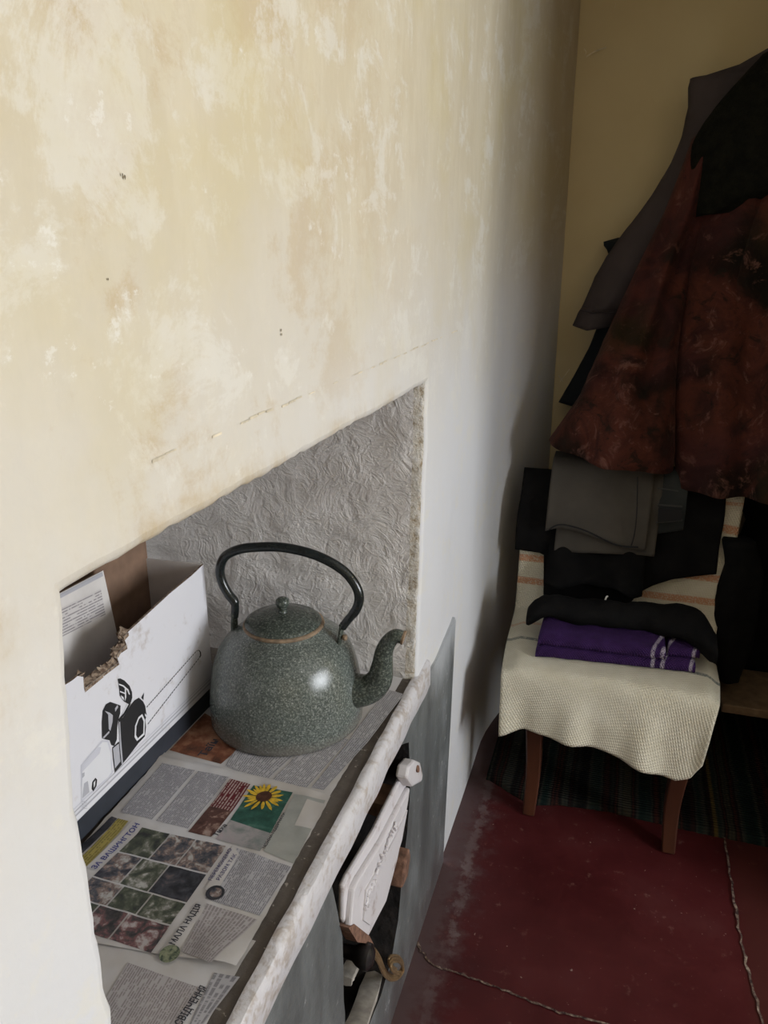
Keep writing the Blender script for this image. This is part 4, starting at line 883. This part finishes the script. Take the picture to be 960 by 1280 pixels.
# ---------------------------------------------------------------- coats hanging on the back wall
t = MT('printed_velour', 0.95, spec=0.12)
n1 = t.noise(5, 5, .6, dist=.7); n2 = t.noise(17, 7, .7, dist=.7); n3 = t.noise(60, 4); vv = t.noise(3.4, 3, .5)
c = t.ramp(n1, [(0.36, (0.008, 0.006, 0.004)), (0.44, (0.020, 0.009, 0.006)), (0.51, (0.052, 0.016, 0.011)), (0.58, (0.075, 0.022, 0.014)), (0.66, (0.032, 0.012, 0.010)), (0.74, (0.012, 0.008, 0.005))])
c = t.mix(t.math('MULTIPLY', t.map(n2, 0.54, 0.66), .75), c, (0.15, 0.07, 0.054)); c = t.mix(t.math('MULTIPLY', t.map(n2, 0.44, 0.36), .8), c, (0.014, 0.011, 0.008))
c = t.mix(t.math('MULTIPLY', t.map(t.noise(2.6, 2), .48, .6), .45), c, (0.055, 0.018, 0.020)); c = t.mix(t.math('MULTIPLY', t.map(vv, .52, .64), .45), c, (0.03, 0.022, 0.009)); t.base(c)
t.p.inputs['Sheen Weight'].default_value = .08; t.p.inputs['Sheen Roughness'].default_value = .5; t.p.inputs['Sheen Tint'].default_value = (.6, .35, .28, 1)
t.bump(n2, .6, .012); t.bump(n3, .4, .004); M['velour'] = t.m
plain('mauve_cloth', (0.044, 0.033, 0.034), 0.85, var=0.18, scale=14, bump=0.3)
plain('mauve_dark', (0.025, 0.018, 0.02), 0.85)
plain('navy_cloth', (0.007, 0.010, 0.013), 0.9, var=0.3, scale=20)
t = MT('black_fur', 0.95, spec=0.1); n1 = t.noise(30, 5, .7); n2 = t.noise(180, 3); t.base(t.ramp(n1, [(0.35, (0.004, 0.0045, 0.003)), (0.7, (0.011, 0.011, 0.007))])); t.bump(n2, .8, .006); t.bump(n1, .6, .012); M['fur'] = t.m
def garment(name, lpx, rpx, yp, yb, bulge, folds, mat, par, hem=None, n=44, m=40, seed=0, amp=.012, topz=None, crumple=1.0, fwd=0.0, prange=(400, 560)):
    """Closed cloth volume between two outlines seen at depth yp; its back lies at yb."""
    yat = lambda py: yp - fwd * sstep(prange[0], prange[1], py)
    L = [onp(a, b, 1, yat(b)) for a, b in lpx]; Rr = [onp(a, b, 1, yat(b)) for a, b in rpx] if not isinstance(rpx, (int, float)) else None
    yt = sorted((p.z, p.y) for p in L); yp0 = yp
    lt = sorted((p.z, p.x) for p in L); rt = sorted((p.z, p.x) for p in Rr) if Rr else [(0, rpx), (3, rpx)]
    z0 = lt[0][0]; z1 = topz or lt[-1][0]; mb = MB(); rs = []
    for k in range(n + 1):
        v = k / n; z = lerp(z0, z1, v); xl, xr = interp(lt, z), interp(rt, z)
        if xr < xl + .01: xr = xl + .01
        ring = []; low = 1 - .55 * v; yp = interp(yt, z)
        for q in range(m + 1):
            u = q / m; x = lerp(xl, xr, u); e = min(1, math.sin(math.pi * min(max(u, 0.0), 1.0)) ** .45 if 0 < u < 1 else 0)
            f = math.sin(2 * math.pi * folds * u + seed + 1.4 * ns(z * 2.2, seed)) * amp * low + amp * .7 * ns(x * 13, z * 7, seed) * crumple + amp * .35 * ns(x * 34, z * 28, seed + 3) * crumple
            y = lerp(lerp(yp, yb, .18), yp - bulge, e) - f * e
            zz = z + (interp(hem, u) if hem else 0) * (1 - v) ** 3
            ring.append((x + .003 * ns(z * 30, u, seed) * (1 if u in (0, 1) else 0), y, zz))
        for q in range(m, -1, -4):
            u = q / m; x = lerp(xl, xr, u); zz = z + (interp(hem, u) if hem else 0) * (1 - v) ** 3; e = math.sin(math.pi * u) ** .45 if 0 < u < 1 else 0
            ring.append((x, lerp(lerp(yp, yb, .24), yb, e), zz))
        rs.append(ring)
    mb.rings(rs); return mb.build(name, M[mat], par, angle=180)
navy = thing('navy_coat', 'dark navy garment hanging behind the mauve jacket, showing only at its edge', 'coat', (.05, 2.66, 1.0))
garment('sleeve', [(772, 297), (757, 300), (752, 304), (760, 314), (768, 350), (748, 405), (736, 435), (716, 472), (698, 503)], [(800, 297), (800, 350), (790, 400), (770, 440), (740, 480), (716, 515)], 2.64, 2.685, .012, 1, 'navy_cloth', navy, [(0, 0), (1, -.012)], seed=3, amp=.004)
mauve = thing('mauve_jacket', 'plain mauve grey jacket hanging behind the patterned robe', 'jacket', (.2, 2.60, 1.3))
garment('sleeve', [(863, 97), (861, 130), (852, 172), (838, 205), (815, 243), (797, 268), (775, 296), (757, 322), (744, 345), (734, 368), (725, 388)], [(1000, 60), (960, 110), (915, 180), (875, 250), (850, 300), (830, 340), (800, 372), (772, 390)], 2.53, 2.62, .028, 1, 'mauve_cloth', mauve, [(0, 0), (1, -.004)], seed=5, amp=.006)
garment('cuff', [(727, 384), (722, 392), (715, 407)], [(776, 388), (768, 402), (757, 420)], 2.53, 2.62, .030, 1, 'mauve_cloth', mauve, [(0, 0), (.4, -.012), (1, 0)], n=8, seed=5, amp=.003)
mb = MB(); P = [onp(x_, y_, 1, 2.497) for x_, y_ in ((725, 388), (740, 391), (756, 391), (770, 390))]; mb.tube(P, .002, 6); mb.build('cuff_seam', M['mauve_dark'], mauve)
mb = MB(); b0 = onp(925, 78, 1, 2.56); mb.prism([onp(a, b, 1, 2.53) for a, b in ((862, 97), (882, 93), (925, 79), (985, 45), (1000, 90), (930, 180), (862, 140))], (0, .09, 0)); o = mb.build('shoulder', M['mauve_cloth'], mauve, smooth=False); mod(o, 'BEVEL', width=.012, segments=3)
robe = thing('patterned_robe', 'rust red and brown patterned velour robe hanging above the chair', 'robe', (.35, 2.5, .95))
garment('sleeve', [(866, 172), (850, 215), (832, 262), (795, 337), (757, 420), (722, 500), (700, 532), (683, 556)], [(905, 172), (890, 260), (868, 330), (854, 400), (848, 470), (848, 556)], 2.44, 2.60, .05, 2.2, 'velour', robe, [(0, .0), (.12, -.014), (.45, -.040), (1, -.064)], seed=1, amp=.022, fwd=.25, prange=(330, 560))
garment('body', [(875, 262), (858, 345), (848, 430), (842, 520), (846, 606)], .80, 2.40, 2.62, .05, 5.2, 'velour', robe, [(0, 0), (.03, -.022), (.2, -.02), (1, .0)], seed=2.2, amp=.030, topz=1.80, fwd=.20, prange=(330, 600))
garment('lapel', [(985, 190), (960, 228), (940, 275), (921, 340), (905, 405), (890, 470), (885, 520)], .72, 2.35, 2.45, .03, 3.4, 'velour', robe, [(0, 0), (1, 0)], seed=8, amp=.016)
garment('fur_collar', [(985, 52), (958, 62), (930, 92), (905, 120), (880, 152), (866, 178), (861, 215), (866, 272)], .70, 2.39, 2.52, .055, 2.0, 'fur', robe, [(0, 0), (.10, .010), (.22, .055), (.4, .06), (1, .06)], seed=4, amp=.012)
mb = None
garment('hanging_sleeve', [(903, 676), (907, 705), (897, 735), (892, 770), (894, 810), (899, 850)], [(945, 676), (956, 720), (950, 770), (940, 815), (925, 850)], 2.20, 2.27, .015, 1.0, 'black', jacket, [(0, 0), (1, 0)], n=24, seed=12, amp=.006)
bc = thing('black_overcoat', 'long black coat hanging low beside the chair, above the bench', 'coat', (.6, 2.55, .6))
garment('body', [(905, 585), (922, 628), (935, 654), (924, 682), (906, 712), (895, 762), (893, 838)], .95, 2.46, 2.66, .05, 3.6, 'black', bc, [(0, 0), (1, 0)], seed=6, amp=.02)
